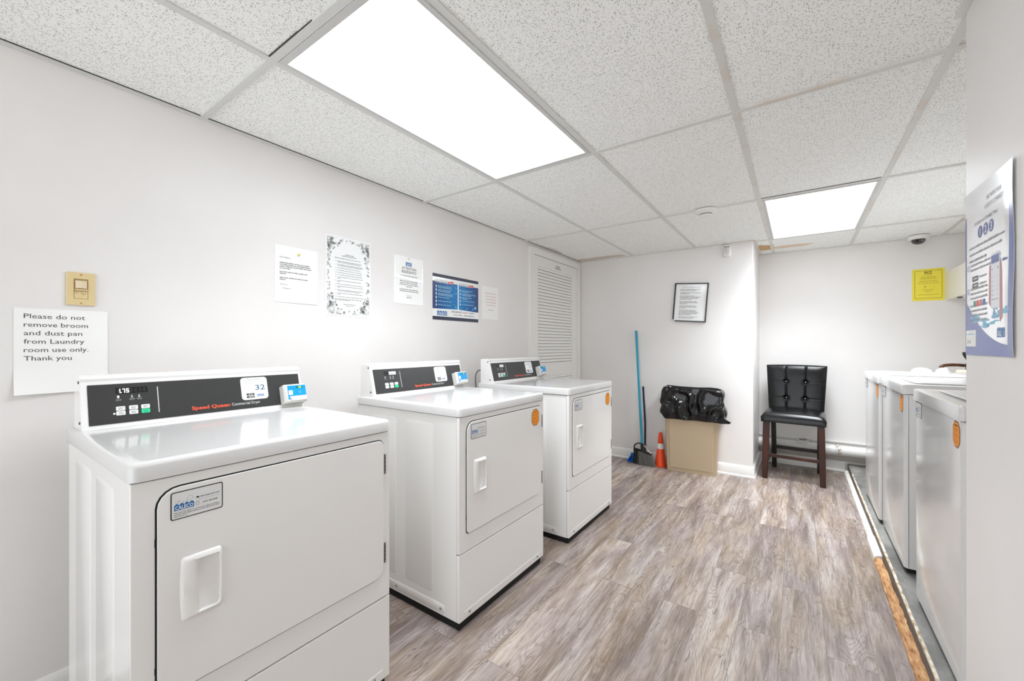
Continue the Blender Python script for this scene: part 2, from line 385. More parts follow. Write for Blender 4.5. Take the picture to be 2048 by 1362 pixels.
# ---------------------------------------------------------------- louvered door on the left wall
def door():
    d = MB()
    yl, yr, zt = 3.232, 4.135, 2.050
    # leaf stiles and rails
    for y0, y1, z0, z1 in ((yl, 3.304, .015, zt), (4.012, yr, .015, zt), (3.304, 4.012, 1.955, zt), (3.304, 4.012, .90, 1.03), (3.304, 4.012, .015, .16)):
        d.box(0, .018, y0, y1, z0, z1, TRIM)
    root = struct(d, 'door_1')
    for z0, z1, n in ((1.03, 1.955, 30), (.16, .90, 24)):
        s = MB(); dz = (z1-z0)/n
        for k in range(n):
            z = z0+k*dz
            s.loft([[(.008, y, z+dz*1.00), (.0125, y, z+dz*.12), (.0145, y, z+dz*.12), (.0165, y, z+dz*.16), (.0165, y, z+dz*.24), (.0115, y, z+dz*1.00)] for y in (3.304, 4.012)], TRIM)
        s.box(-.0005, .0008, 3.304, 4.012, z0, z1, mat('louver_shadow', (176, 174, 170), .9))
        s.obj('louver_panel', root)
    h = MB()
    for z in (1.79, 1.0, .22):
        h.tube([(.024, yr+.012, z), (.024, yr+.012, z+.09)], .006, TRIM, 8); h.box(.018, .0225, yr-.012, yr+.03, z, z+.09, TRIM)
        h.obj('hinge', root); h = MB()
    sg = MB(); r2 = random.Random(3)
    sg.words(-.045, .012, .085, .014, INKG, r2); sg.words(-.055, -.008, .12, .012, INKG, r2)
    sg.obj('lettering', root, onleft(3.70, 1.985, .0185))
    f = MB()
    for y0, y1, z0, z1, x in ((3.165, yl-.003, 0, zt+.004, .022), (yr+.003, 4.215, 0, zt+.004, .022), (3.164, 4.216, zt+.004, zt+.065, .0225)):
        f.box(0, x, y0, y1, z0, z1, TRIM)
    struct(f, 'trim_4')
    gbx = MB(); gbx.box(.0, .004, yl-.003, yl, .015, zt, BLACK); gbx.box(0, .012, yl-.003, yr+.003, zt, zt+.004, BLACK); gbx.box(0, .004, yr, yr+.003, .015, zt, BLACK)
    gbx.obj('gap', root)
door()

# ---------------------------------------------------------------- printed graphics shared by labels
def caleco(m, x, y, w, h, z, small=False):
    """blue scalloped banner with the name in white"""
    n = 7; pts = [(x, y), (x+w, y), (x+w, y+h*.72)]
    for k in range(4):
        x1 = x+w-w*k/4; x0 = x+w-w*(k+1)/4
        pts += [(x1-(x1-x0)*.25, y+h*.92), (x1-(x1-x0)*.5, y+h*.98), (x1-(x1-x0)*.75, y+h*.86), (x0, y+h*.70)]
    m.add([(px, py, z) for px, py in pts[:2]]+[(x+w, y+h*.7, z), (x, y+h*.7, z)], [(0, 1, 2, 3)], CBLUE)
    for k in range(4):
        x0 = x+w*k/4; d = w/4
        m.sheet([(x0, y+h*.7), (x0+d, y+h*.7), (x0+d*.8, y+h*.9), (x0+d*.5, y+h), (x0+d*.2, y+h*.9)], z, CBLUE)
    m.text('CALECO', x+w*.05, y+h*.12, h*.56, PAPER, z+.0004, w=w*.9, bold=.02)
def bubbles(m, x, y, w, h, z):
    for bx, by, r in ((.12, .15, .10), (.42, .05, .06), (.62, .10, .05), (.80, .45, .17), (.22, .32, .07)):
        o = circ(x+w*bx, y+h*by, w*r*.9, n=18); i = circ(x+w*bx, y+h*by, w*r*.9-.0006, n=18)
        m.loft([[(p[0], p[1], z) for p in o], [(p[0], p[1], z) for p in i]], INKL, False, False)
def door_label(parent, M, seed=1):
    m = MB(); w, h = .1035, .064
    m.prism(rr(0, w, 0, h, .005), 0, .0005, INK)
    m.sheet(rr(.0022, w-.0022, .0022, h-.0022, .0035), .0007, mat('silver_label', (224, 225, 224), .3))
    r = random.Random(seed)
    caleco(m, .0065, .021, .038, .0155, .0009); bubbles(m, .008, .037, .036, .016, .0009)
    m.box(.049, .0545, .0395, .0430, .0007, .0009, INK)
    m.text('SERVICE@CALECO.NET', .057, .0395, .0033, INK, .0009, w=.040, bold=.01)
    m.sheet([(.052, .0345), (.098, .0345), (.098, .0350), (.052, .0350)], .0009, INKL)
    ring(m, rr(.0485, .054, .0225, .0315, .001), rr(.0492, .0533, .0232, .0308, .0006), .0007, .0009, INKG)
    m.text('(610) 562-6008', .062, .0245, .0042, INK, .0009, w=.030, bold=.01)
    for k, wd in enumerate((.090, .090, .024)):
        m.words(.0065, .0145-k*.0042, wd, .0022, INKG, r, .0009)
    return m.obj('service_label', parent, M)
def octagon(parent, M):
    m = MB(); w, h = .074, .086; c = .020
    def o(k): return [(-w/2+c, -h/2+k), (w/2-c, -h/2+k), (w/2-k, -h/2+c), (w/2-k, h/2-c), (w/2-c, h/2-k), (-w/2+c, h/2-k), (-w/2+k, h/2-c), (-w/2+k, -h/2+c)]
    m.prism(o(0), 0, .0005, mat('dark_brown_ink', (70, 52, 20), .5)); m.sheet(o(.0028), .0007, mat('orange_label', (246, 152, 30), .35))
    br = mat('brown_ink', (196, 116, 20), .5); r = random.Random(2)
    m.text('WARNING', -.016, .026, .006, mat('dark_brown_ink', (70, 52, 20)), .0009, w=.036, bold=.02)
    m.add([(-.026, .026, .0009), (-.019, .026, .0009), (-.0225, .032, .0009)], [(0, 1, 2)], mat('dark_brown_ink', (70, 52, 20)))
    for k in range(11):
        if k in (3, 7): continue
        m.words(-.026, .018-k*.0047, .05, .0026, br, r, .0009, ragged=.15)
    return m.obj('warning_label', parent, M)

# ---------------------------------------------------------------- dryers
PANEL = mat('dark_control_panel', (58, 58, 58), .28, spec=.4)
SQRED = mat('brand_red', (232, 88, 58), .4); CW = mat('light_lettering', (210, 210, 208), .5)
LED = mat('lit_display', (255, 255, 255), .4, emit=1.2)
SEG = mat('unlit_segment', (44, 44, 44), .5)
GREEN = mat('green_button', (52, 214, 152), .4)
RBLUE = mat('reader_blue', (18, 154, 226), .25); RGREY = mat('reader_grey', (214, 212, 208), .4)
GLED = mat('green_digit', (170, 235, 90), .4, emit=.8)
def seg7(m, ch, x, y, w, h, mt, z):
    on = {'1': 'bc', '3': 'abgcd', '5': 'afgcd', '7': 'abc', '2': 'abged', '8': 'abcdefg', '0': 'abcdef'}[ch]; t = h*.16
    R = {'a': (0, w, h-t, h), 'g': (0, w, h/2-t/2, h/2+t/2), 'd': (0, w, 0, t), 'f': (0, t, h/2, h), 'e': (0, t, 0, h/2), 'b': (w-t, w, h/2, h), 'c': (w-t, w, 0, h/2)}
    for c in on:
        x0, x1, y0, y1 = R[c]; m.sheet([(x+x0, y+y0), (x+x1, y+y0), (x+x1, y+y1), (x+x0, y+y1)], z, mt)
def dryer(xf, y0, label, number, price, oct_, seed):
    r = empty('commercial_dryer', (xf, y0, 0), label, 'dryer', 'coin laundry dryers along the left wall'); Wd = .683; D = .711
    rr_ = random.Random(seed)
    # cabinet (wrapped sheet metal sides and back)
    m = MB(); m.box(-D, -.016, .004, Wd-.004, .036, .897, ENAMEL)
    cab = m.obj('cabinet', r, bevel=.002)
    for y, n in ((.004, -1), (Wd-.004, 1)):             # pressed panel and plinth relief on each side
        s = MB(); M = frame((-n, 0, 0), (0, 0, 1), (0, y, 0))
        sx = lambda a, b: (a, b) if n < 0 else (-b, -a)
        x0, x1 = (-.587, -.13)
        for (a0, a1, b0, b1) in ((-.34, -.155, .118, .860), (-.60, -.40, .118, .860)):
            X0, X1 = sorted((a0*-n, a1*-n))
            o = rr(X0, X1, b0, b1, .02); i = rr(X0+.004, X1-.004, b0+.004, b1-.004, .016)
            s.loft([[(px, py, 0) for px, py in o], [(px, py, .0010) for px, py in i]], ENAMEL, False, True)
        X0, X1 = sorted((-.69*-n, -.085*-n))
        o = rr(X0, X1, .045, .086, .012); i = rr(X0+.003, X1-.003, .048, .083, .009)
        s.loft([[(px, py, 0) for px, py in o], [(px, py, .0016) for px, py in i]], ENAMEL, False, True)
        s.obj('pressed_panel', cab, M)
        for a in (-.11, -.40):
            k = MB(); k.lathe([(.006, 0), (.006, .002), (.003, .0035)], (a*-n, .064, .0016), SCREW, 12); k.obj('screw', cab, M)
    MB().box(-.0178, -.0158, .0030, Wd-.0030, .04, .896, mat('panel_seam', (110, 109, 106), .8)).obj('panel_seam', cab)
    # front panels
    F = frame((0, 1, 0), (0, 0, 1), (0, 0, 0))
    m = MB(); m.prism(rr(0, Wd, .325, .897, .002), -.0155, 0, ENAMEL); m.obj('front_panel', r, F, bevel=.009, seg=4)
    m = MB(); m.prism(rr(0, Wd, .040, .3205, .002), -.0155, 0, ENAMEL); kp = m.obj('access_panel', r, F, bevel=.009, seg=4)
    m = MB(); m.box(.03, Wd-.03, .047, .075, -.0004, .0012, ENAMEL); m.obj('lower_flange', kp, bevel=.001)
    for t in (.065, Wd-.065):
        MB().lathe([(.006, 0), (.006, .002), (.003, .0035)], (t, .061, .0012), SCREW, 12).obj('screw', kp)
    # door
    m = MB(); m.prism(rr(.0412, .6582, .3962, .8748, .03, rs=(.018, .038, .024, .044)), .0002, .0006, BLACK)
    m.box(.0405, .0435, .745, .765, .0002, .0008, BLACK); m.box(.0405, .0435, .46, .475, .0002, .0008, BLACK); m.obj('door_gap', r, F)
    dr = MB(); dr.prism(rr(.0445, .6552, .4, .8720, .03, rs=(.016, .036, .022, .042)), .0005, .006, ENAMEL)
    dobj = dr.obj('door', r, F, bevel=.0018)
    h = MB(); n = 6
    def hl(x0, x1, y0, y1, rad, z, bow=0):
        return [(px-(bow*(1-((py-(y0+y1)/2)/((y1-y0)/2))**2) if px < (x0+x1)/2 else -bow*.5*(1-((py-(y0+y1)/2)/((y1-y0)/2))**2)), py, z) for px, py in hp(x0, x1, y0, y1, rad)]
    def hp(x0, x1, y0, y1, rad):
        base = rr(x0, x1, y0, y1, rad, 4); out = []
        for i, p in enumerate(base):
            out.append(p); q = base[(i+1) % len(base)]
            if abs(q[1]-p[1]) > .03:
                for k in range(1, 6): out.append((p[0]+(q[0]-p[0])*k/6, p[1]+(q[1]-p[1])*k/6))
        return out
    h.loft([hl(.088, .1685, .556, .704, .006, .006, .003), hl(.093, .1665, .560, .700, .006, .013, .003), hl(.112, .1635, .566, .693, .007, .0145, .002), hl(.122, .1625, .5695, .6895, .007, .0066, .002)], ENAMEL, False, True)
    h.obj('handle', dobj, angle=50)
    for z0 in (.754, .446):
        k = MB(); k.tube([(.6595, z0, .0035), (.6595, z0+.067, .0035)], .0042, STEEL, 8)
        for q in range(1, 5): k.tube([(.6595, z0+q*.0134-.0007, .0035), (.6595, z0+q*.0134+.0007, .0035)], .0047, BLACK, 8)
        k.obj('hinge', dobj)
    door_label(dobj, Matrix.Translation((.0675, .797, .0061)), seed)
    if oct_: octagon(dobj, Matrix.Translation((.590, .8165, .0061)))
    # top
    m = MB(); o = lambda k, rad: rr(-D-.002+k, .006-k, -.004+k, Wd+.004-k, rad)
    m.loft([[(x, y, .9005) for x, y in o(0, .022)], [(x, y, .931) for x, y in o(0, .022)], [(x, y, .9365) for x, y in o(.0022, .021)], [(x, y, .9395) for x, y in o(.008, .019)],
            [(x, y, .9395) for x, y in o(.030, .014)], [(x, y, .9389) for x, y in o(.048, .010)]], ENAMEL_TOP)
    top = m.obj('top', r, angle=50)
    m = MB(); ring(m, rr(-.04, .04, -.028, .028, .002), rr(-.0395, .0395, -.0275, .0275, .002), 0, .0002, INKL); rw = random.Random(5)
    for k in range(3): m.words(-.03, .012-k*.012, .055, .004, INKL, rw, .0002)
    m.obj('instruction_label', top, frame((0, 1, 0), (-1, 0, 0), (-.47, .60, .9391)))
    MB().box(-D+.003, -.012, .006, Wd-.006, .896, .902, BLACK).obj('seam', r)
    # feet, and a black box standing in for the shadow beneath
    for fx in (-.06, -.66):
        for fy in (.06, Wd-.06):
            MB().lathe([(.019, 0), (.019, .008), (.008, .011), (.008, .04)], (fx, fy, .0003), RUBBER, 16).obj('foot', r)
    MB().box(-D+.02, -.012, .012, Wd-.012, .002, .0365, BLACK).obj('under_shadow', r)
    # console
    zb, zt = .9385, 1.104; xb, xt = -.5885, -.6235; t0, t1 = .014, .690
    def sec(k=0): return [(xb+.004, zb), (xb, zb+.006), (xt-.002, zt-.018), (xt+.001, zt-.009), (xt-.004, zt-.001), (xt-.012, zt+.001), (-.694, zt+.001), (-.697, zt-.004), (-.697, zb)]
    m = MB(); m.loft([[(x, y, z) for x, z in sec()] for y in (t0, t1)], ENAMEL)
    con = m.obj('console', r, bevel=.0025, seg=2)
    for a, zz in ((-.632, 1.085), (-.612, .962)):
        k = MB(); k.T = frame((-1, 0, 0), (0, 0, 1), (0, t0, 0)) @ Matrix.Scale(-1, 4, (1, 0, 0)); k = MB()
        k.tube([(a, t0-.0025, zz), (a, t0+.001, zz)], .0045, STEEL, 10); k.obj('screw', con)
    up = Vector((xt-.002-xb, 0, (zt-.018)-(zb+.006))).normalized()
    P = frame((0, 1, 0), up, Vector((xb, 0, zb+.006)))        # panel plane: x = along width, y = up the slope
    m = MB(); m.prism(rr(.030, .680, .008, .135, .002), .0003, .0016, PANEL)
    m.sheet([(.197, .030), (.1995, .030), (.1995, .118), (.197, .118)], .0019, CW)
    m.text('Speed Queen', .289, .0245, .0125, SQRED, .0019, w=.120, bold=.045)
    m.text(number[1], .415, .0245, .0115, CW, .0019, w=.100, bold=.004)
    # display window and icons
    m.sheet([(.094, .102), (.172, .102), (.172, .121), (.094, .121)], .0018, mat('display_window', (20, 20, 20), .15))
    for k in range(7): seg7(m, '8', .0965+k*.0107, .1045, .0065, .0135, SEG, .0019)
    if price:
        seg7(m, '1', .0985, .1045, .0065, .0135, LED, .0021); m.sheet([(.1055, .1045), (.1078, .1045), (.1078, .1068), (.1055, .1068)], .0021, LED)
        seg7(m, '7', .1095, .1045, .0068, .0135, LED, .0021); seg7(m, '5', .1190, .1045, .0068, .0135, LED, .0021)
    else:
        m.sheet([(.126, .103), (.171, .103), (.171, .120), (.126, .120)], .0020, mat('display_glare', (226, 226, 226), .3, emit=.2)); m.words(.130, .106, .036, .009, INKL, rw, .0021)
    for ix, big in ((.099, 1), (.132, 0), (.150, 0)):
        m.sheet(circ(ix, .0935, .0030 if big else .0018, .0024 if big else .0022, 10), .0019, LED if big and price else CW)
        m.sheet(circ(ix, .0885, .0032, .0018, 10), .0019, CW); m.words(ix-.006, .0815, .013, .0022, CW, rw, .0019); m.words(ix-.005, .0782, .011, .0016, INKG, rw, .0019)
    if price: m.sheet(circ(.0875, .039, .0028, .0022, 10), .0019, LED)
    m.obj('control_panel', con, P)
    for i in range(6):
        bx = (.092, .123, .153)[i % 3]; by = (.0475, .0325)[i//3]
        k = MB(); k.prism(rr(bx, bx+.0218, by, by+.0132, .0022), .0014, .0030, GREEN if i == 5 else mat('white_button', (240, 240, 238), .4))
        ink = mat('dark_green_ink', (20, 150, 100), .5) if i == 5 else INKG
        k.words(bx+.005, by+.007, .013, .0028, ink, rw, .0032); k.words(bx+.005, by+.003, .011, .0026, ink, rw, .0032); k.obj('button', con, P)
    # app sticker
    m = MB(); sx0, sx1, sy0, sy1 = .452, .549, .041, .130
    m.prism(rr(sx0, sx1, sy0, sy1, .012), .0015, .0021, mat('white_sticker', (246, 247, 247), .35))
    for k, wd in enumerate((.055, .075, .070)): m.words(.5005-wd/2, .1205-k*.0075, wd, .0026, INKG if price and k == 0 else INKL, rw, .0024)
    m.text(number[0], .503, .078, .0215, mat('number_blue' if price else 'number_faded', (40, 92, 124) if price else (206, 211, 214), .5), .0024, w=.036, bold=.012)
    for k in range(2):
        m.sheet(rr(.469, .4975, .0585-k*.0105, .0665-k*.0105, .001), .0023, INK); m.words(.4765, .0610-k*.0105, .018, .0028, PAPER, rw, .0025)
    caleco(m, .507, .0515, .026, .010, .0023)
    m.obj('number_sticker', con, P)
    # card reader
    m = MB(); a0, a1, b0, b1 = .594, .690, .010, .084
    m.loft([[(x, y, .0) for x, y in rr(a0, a1, b0-.004, b1-.003, .004)], [(x, y, .030) for x, y in rr(a0+.002, a1-.001, b0-.002, b1+.001, .004)], [(x, y, .040) for x, y in rr(a0+.010, a1-.004, b0+.003, b1-.004, .004)]], RGREY)
    cr = m.obj('card_reader', r, P @ Matrix.Translation((0, 0, .001)), bevel=.0015)
    m = MB(); m.sheet([(a0+.014, b0+.024), (a1-.006, b0+.024), (a1-.006, b1-.006), (a0+.014, b1-.006)], .0405, RBLUE)
    m.sheet([(a0+.014, b0+.010), (a0+.022, b0+.010), (a0+.020, b0+.024), (a0+.014, b0+.024)], .0405, RBLUE)
    m.sheet(rr(a0+.048, a1-.018, b1-.019, b1-.010, .001), .0407, mat('reader_window', (40, 110, 120), .2))
    seg7(m, '3', a0+.060, b1-.018, .0045, .0075, GLED, .0409); seg7(m, '2', a0+.067, b1-.018, .0045, .0075, GLED, .0409)
    m.sheet(rr(a0+.017, a0+.034, b0+.029, b0+.048, .002), .0407, PAPER); m.sheet(rr(a0+.021, a0+.031, b0+.033, b0+.044, .001), .0409, mat('pale_icon', (214, 206, 190), .5))
    for q in range(3): m.loft([[(a0+.055+(.004+q*.004)*math.cos(t), b0+.039+(.004+q*.004)*math.sin(t), .0408) for t in [(-.7+.2*j) for j in range(8)]], [(a0+.055+(.0052+q*.004)*math.cos(t), b0+.039+(.0052+q*.004)*math.sin(t), .0408) for t in [(-.7+.2*j) for j in range(8)]]], LBLUE, False, False, closed=False)
    for q in (0, 1): m.sheet(circ(a0+.030+q*.008, b1-.016, .0018, n=8), .0407, NAVY)
    m.obj('faceplate', cr)
    m = MB(); m.loft([[(x, y, .038) for x, y in rr(a0+.022, a1-.006, b0+.002, b0+.022, .005)], [(x, y, .047) for x, y in rr(a0+.025, a1-.008, b0+.004, b0+.019, .005)]], RGREY); m.obj('card_slot', cr, bevel=.001)
    return r
dryer(.8585, .247, 'nearest white commercial dryer, numbered 32, with no orange label on its door', ('32', 'Commercial Dryer'), True, False, 11)
dryer(.885, 1.262, 'middle white commercial dryer of the three, standing between the nearest dryer and the farthest one', ('31', 'Commercial Dryer'), False, True, 12)
dryer(.912, 2.200, 'farthest white commercial dryer, beside the louvered door in the corner', ('30', 'Commercial Dryer'), False, True, 13)
# hose loop behind the far dryer
m = MB(); pts = [(.10, 2.335, .62), (.085, 2.325, .85), (.075, 2.322, .95), (.065, 2.345, .995), (.06, 2.385, 1.015), (.075, 2.44, 1.005), (.11, 2.50, .97), (.15, 2.53, .90), (.17, 2.54, .6), (.165, 2.53, .02)]
def smooth(pts, it=2):
    for _ in range(it):
        q = [pts[0]]
        for a_, b_ in zip(pts, pts[1:]): q += [tuple(Vector(a_)*.75+Vector(b_)*.25), tuple(Vector(a_)*.25+Vector(b_)*.75)]
        pts = q+[pts[-1]]
    return pts
m.tube(smooth([(.10, 2.30, .02), (.10, 2.31, .3)]+pts), .0045, mat('dark_grey_hose', (92, 92, 86), .5), 10)
tag(m.obj('power_cord'), 'dark grey cord looping up the wall behind the farthest dryer', 'cord')

# ---------------------------------------------------------------- plinth and washers
CONC = noisy('grey_painted_concrete', [(.30, (84, 83, 80)), (.52, (120, 119, 115)), (.70, (148, 147, 142))], 7.0, .55, 6.0, (1, .5, 1), .3, .003)
RISER = mat('riser_grey_paint', (104, 97, 91), .7, bump=(40, .3, .002))
pl = MB(); pl.box(2.4225, XR, YN, YA, 0, .079, CONC); pl.box(2.4185, 2.4225, YN, YA, 0, .0785, RISER)
struct(pl, 'floor_plinth')
def strip(pts_fn, y0, y1, n, mt, name, seed, label, jit, cat='trim'):
    """long narrow strip with a ragged edge"""
    r = random.Random(seed); loops = []
    for k in range(n+1):
        y = y0+(y1-y0)*k/n; j_ = jit*(1.3*mnoise.noise(Vector((seed*3.1, y*9, 0)))+.9*mnoise.noise(Vector((seed*1.7, y*31, 5)))+.25*r.uniform(-1, 1)); loops.append([(x+(j_ if e else 0), y, z) for x, z, e in pts_fn])
    m = MB().loft(loops, mt); return m
PEEL = noisy('peeling_tan_paint', [(.35, (150, 128, 104)), (.5, (206, 190, 168)), (.62, (226, 220, 208))], 60.0, .8, 5.0, (1, .4, 1), .2, .002)
BAREWOOD = noisy('bare_wood', [(.30, (104, 66, 36)), (.45, (176, 128, 84)), (.65, (206, 164, 118))], 14.0, .75, 6.0, (6, 1.2, 1), .3, .003)
WORNWHITE = noisy('worn_white_paint', [(.28, (160, 120, 84)), (.36, (214, 208, 200)), (.6, (236, 234, 228))], 8.0, .6, 5.0, (3, 1, 1), .4, .003)
m = strip([(2.4185, .067, 0), (2.4176, .069, 1), (2.4176, .0795, 0), (2.4190, .0803, 0), (2.4275, .0800, 1), (2.4225, .0785, 0)], YN, 4.6, 150, PEEL, 'x', 5, '', .0012)
struct(m, 'trim_5')
m = strip([(2.4184, 0, 0), (2.384, 0, 1), (2.384, .010, 1), (2.394, .019, 1), (2.4184, .021, 1)], YN, 3.02, 70, BAREWOOD, 'x', 6, '', .004)
struct(m, 'trim_6')
m = strip([(2.4184, 0, 0), (2.384, 0, 0), (2.385, .018, 0), (2.396, .030, 0), (2.4184, .034, 0)], 3.025, 3.32, 10, WORNWHITE, 'x', 7, '', .001)
struct(m, 'trim_7')
m = strip([(2.4184, 0, 0), (2.390, 0, 0), (2.391, .014, 0), (2.400, .022, 1), (2.4184, .024, 0)], 3.34, YA-.02, 40, WORNWHITE, 'x', 8, '', .0015)
struct(m, 'trim_8')

def washer(xf, y0, label, seed):
    """front faces -x; local x = depth away from the front, y = width from the far side to the near side"""
    Wd, D = .640, .70; z0 = .0795; zt = 1.009
    r = empty('top_load_washer', (xf, y0, z0), label, 'washing machine', 'washing machines on the concrete plinth')
    H = zt-z0
    m = MB()
    o = lambda k: rr(k, D-k, k, Wd-k, .020-k*.5, 6)
    m.loft([[(x, y, .026) for x, y in o(.001)], [(x, y, H-.052) for x, y in o(.001)]], ENAMEL_TOP)
    cab = m.obj('cabinet', r, angle=40)
    MB().box(.0165, .0175, -.0006, .0004, .03, H-.055, BLACK).obj('side_seam', cab)
    MB().box(.0165, .0175, Wd-.0004, Wd+.0006, .03, H-.055, BLACK).obj('side_seam', cab)
    MB().loft([[(x, y, H-.054) for x, y in o(.005)], [(x, y, H-.048) for x, y in o(.005)]], BLACK).obj('seam', r)
    m = MB(); o2 = lambda k: rr(-.006+k, D+.002-k, -.002+k, Wd+.002-k, .012, 6)
    m.loft([[(x, y, H-.049) for x, y in o2(0)], [(x, y, H-.006) for x, y in o2(0)], [(x, y, H-.002) for x, y in o2(.0015)], [(x, y, H) for x, y in o2(.006)], [(x, y, H) for x, y in o2(.035)], [(x, y, H-.002) for x, y in o2(.042)]], ENAMEL_TOP)
    m.obj('top', r, angle=45)
    m = MB(); m.prism(rr(.055, .50, .075, Wd-.075, .03), H-.001, H+.006, ENAMEL_TOP); m.obj('lid', r, bevel=.003)
    m = MB(); m.loft([[(.545, y, H-.002), (.520, y, H+.006), (.560, y, H+.135), (.57, y, H+.145), (.66, y, H+.145), (.665, y, H-.002)] for y in (.012, Wd-.012)], ENAMEL)
    m.obj('console', r, bevel=.003)
    for fx in (.05, D-.05):
        for fy in (.05, Wd-.05): MB().lathe([(.020, 0), (.020, .010), (.009, .014), (.009, .03)], (fx, fy, .0002), RUBBER, 14).obj('foot', r)
    MB().box(.015, D-.02, .015, Wd-.015, .002, .0275, BLACK).obj('under_shadow', r)  # black block in place of the shadow under the washer
    Fm = frame((0, -1, 0), (0, 0, 1), (.001, Wd, 0))
    door_label(cab, Fm @ Matrix.Translation((.010, H-.052-.066, .0002)), seed)
    octagon(cab, Fm @ Matrix.Translation((Wd-.062, H-.052-.048, .0002)))
    return r
washer(2.462, 1.868, 'nearest white washing machine on the plinth, cut off by the near wall', 21)
washer(2.464, 2.752, 'middle white washing machine of the three on the plinth', 22)
washer(2.452, 3.420, 'farthest white washing machine on the plinth, next to the black chair corner', 23)

# ---------------------------------------------------------------- utility sink, faucet, cloths
SINKM = mat('sink_plastic', (226, 225, 221), .4)
r = empty('utility_sink', (3.0, 4.55, .0795), 'white floor-standing utility sink behind the farthest washer', 'sink')
m = MB(); o = lambda x, y, rad: rr(-x, x, -y, y, rad, 4)
def zl(l, z): return [(a_, b_, z) for a_, b_ in l]
m.loft([zl(o(.16, .20, .04), .52), zl(o(.22, .28, .05), .86), zl(o(.24, .30, .05), .865), zl(o(.24, .30, .05), .89), zl(o(.205, .265, .04), .89), zl(o(.15, .19, .03), .55)], SINKM); m.obj('basin', r)
for sx in (-.17, .17):
    for sy in (-.22, .22): MB().box(sx-.015, sx+.015, sy-.015, sy+.015, 0, .62, SINKM).obj('leg', r)
BRONZE = noisy('aged_bronze', [(.35, (48, 34, 26)), (.6, (104, 70, 48))], 30, .4, 4, bump=.1); BRONZE.node_tree.nodes['Principled BSDF'].inputs['Metallic'].default_value = .7
r = empty('faucet', (3.115, 4.60, .9695), 'aged bronze faucet with lever handle, spout pointing left above the washers', 'faucet')
m = MB(); m.lathe([(.030, 0), (.030, .008), (.020, .014), (.018, .085), (.015, .10)], (0, 0, 0), BRONZE, 20); m.obj('body', r)
m = MB(); m.tube(smooth([(-.005, 0, .072), (-.06, 0, .078), (-.115, 0, .076), (-.140, 0, .070), (-.158, 0, .052)]), .012, BRONZE, 14, rs=None); m.obj('spout', r)
m = MB(); m.tube(smooth([(0, 0, .095), (-.006, 0, .125), (-.022, 0, .150), (-.026, 0, .178)]), .011, mat('dark_handle', (34, 30, 28), .35), 12); m.obj('handle', r)
def crumple(name, cx, cy, z, rx, ry, h, mt, seed, label, cat):
    r = random.Random(seed); n = 22; k = 7; loops = []
    for j in range(k+1):
        t = j/k; rad = math.cos(t*PI/2)**.7 if j < k else .03
        loops.append([(cx+rx*rad*math.cos(2*PI*i/n)*(1+.25*math.sin(3*2*PI*i/n+seed)+r.uniform(-.12, .12)), cy+ry*rad*math.sin(2*PI*i/n)*(1+r.uniform(-.15, .15)), z+h*max(0, math.sin(t*PI/2)+(r.uniform(-.12, .12) if j else 0))) for i in range(n)])
    return tag(MB().loft(loops, mt).obj(name, angle=70), label, cat)
CLOTH = mat('white_cloth', (240, 239, 236), .8)
crumple('rag', 2.745, 4.000, 1.0158, .046, .026, .026, CLOTH, 3, 'crumpled white rag lying on the top of the farthest washer', 'cloth')
crumple('plastic_bag', 2.915, 4.32, .9705, .040, .030, .060, mat('white_bag', (238, 238, 236), .35), 9, 'white plastic bag bunched on the sink rim under the faucet spout', 'bag')
m = MB(); m.tube([(2.985, 4.305, .9965), (3.20, 4.305, .9965)], .026, mat('tan_paper_roll', (224, 210, 190), .7), 20)
for q in (3.03, 3.12): m.tube([(q, 4.305, .9965), (q+.004, 4.305, .9965)], .0266, PAPER, 20)
tag(m.obj('paper_roll'), 'tan paper roll lying on the sink rim beside the white plastic bag', 'roll')

# ---------------------------------------------------------------- wall cabinet, curb, pipe
r = empty('wall_cabinet', (3.16, 4.60, 1.588), 'white wall cabinet hung in the alcove corner right of the yellow sign', 'cabinet')
MB().box(-.09, .088, -.37, .388, 0, .240, mat('cabinet_white', (232, 229, 222), .4)).obj('body', r, bevel=.002)
MB().box(-.080, -.055, .10, .14, -.012, 0, STEEL).obj('bracket', r)
CURB = mat('grey_curb_paint', (178, 172, 165), .6, bump=(30, .3, .003))
struct(MB().box(XE, XR, YA-.012, YA, .100, .175, CURB), 'trim_9', bevel=.002)
struct(MB().box(XE, XR, YA-.012, YA, .272, .284, TRIM), 'trim_10')
PIPEM = mat('painted_pipe', (232, 231, 227), .3)
r = empty('drain_pipe', (2.45, 4.90, .215), 'white painted horizontal pipe along the alcove wall behind the chair', 'pipe')
m = MB(); m.tube([(-.745, 0, 0), (.78, 0, 0)], .046, PIPEM, 28); m.obj('pipe_run', r)
RUST = noisy('rusty_joint', [(.40, (110, 62, 40)), (.46, (214, 210, 204)), (.7, (234, 232, 228))], 90, .6, 3, bump=.3)
m = MB(); m.tube([(-.13, 0, 0), (-.085, 0, 0)], .051, RUST, 28); m.obj('coupling', r)
m = MB(); m.tube([(-.375, 0, -.03), (-.375, 0, .035), (-.375, 0, .036), (-.375, 0, .062)], .04, PIPEM, 20, rs=[.038, .038, .046, .046]); 
m.tube([(-.375, 0, .060), (-.375, 0, .066)], .034, mat('rough_rust', (150, 140, 120), .8), 12); m.obj('cleanout', r)

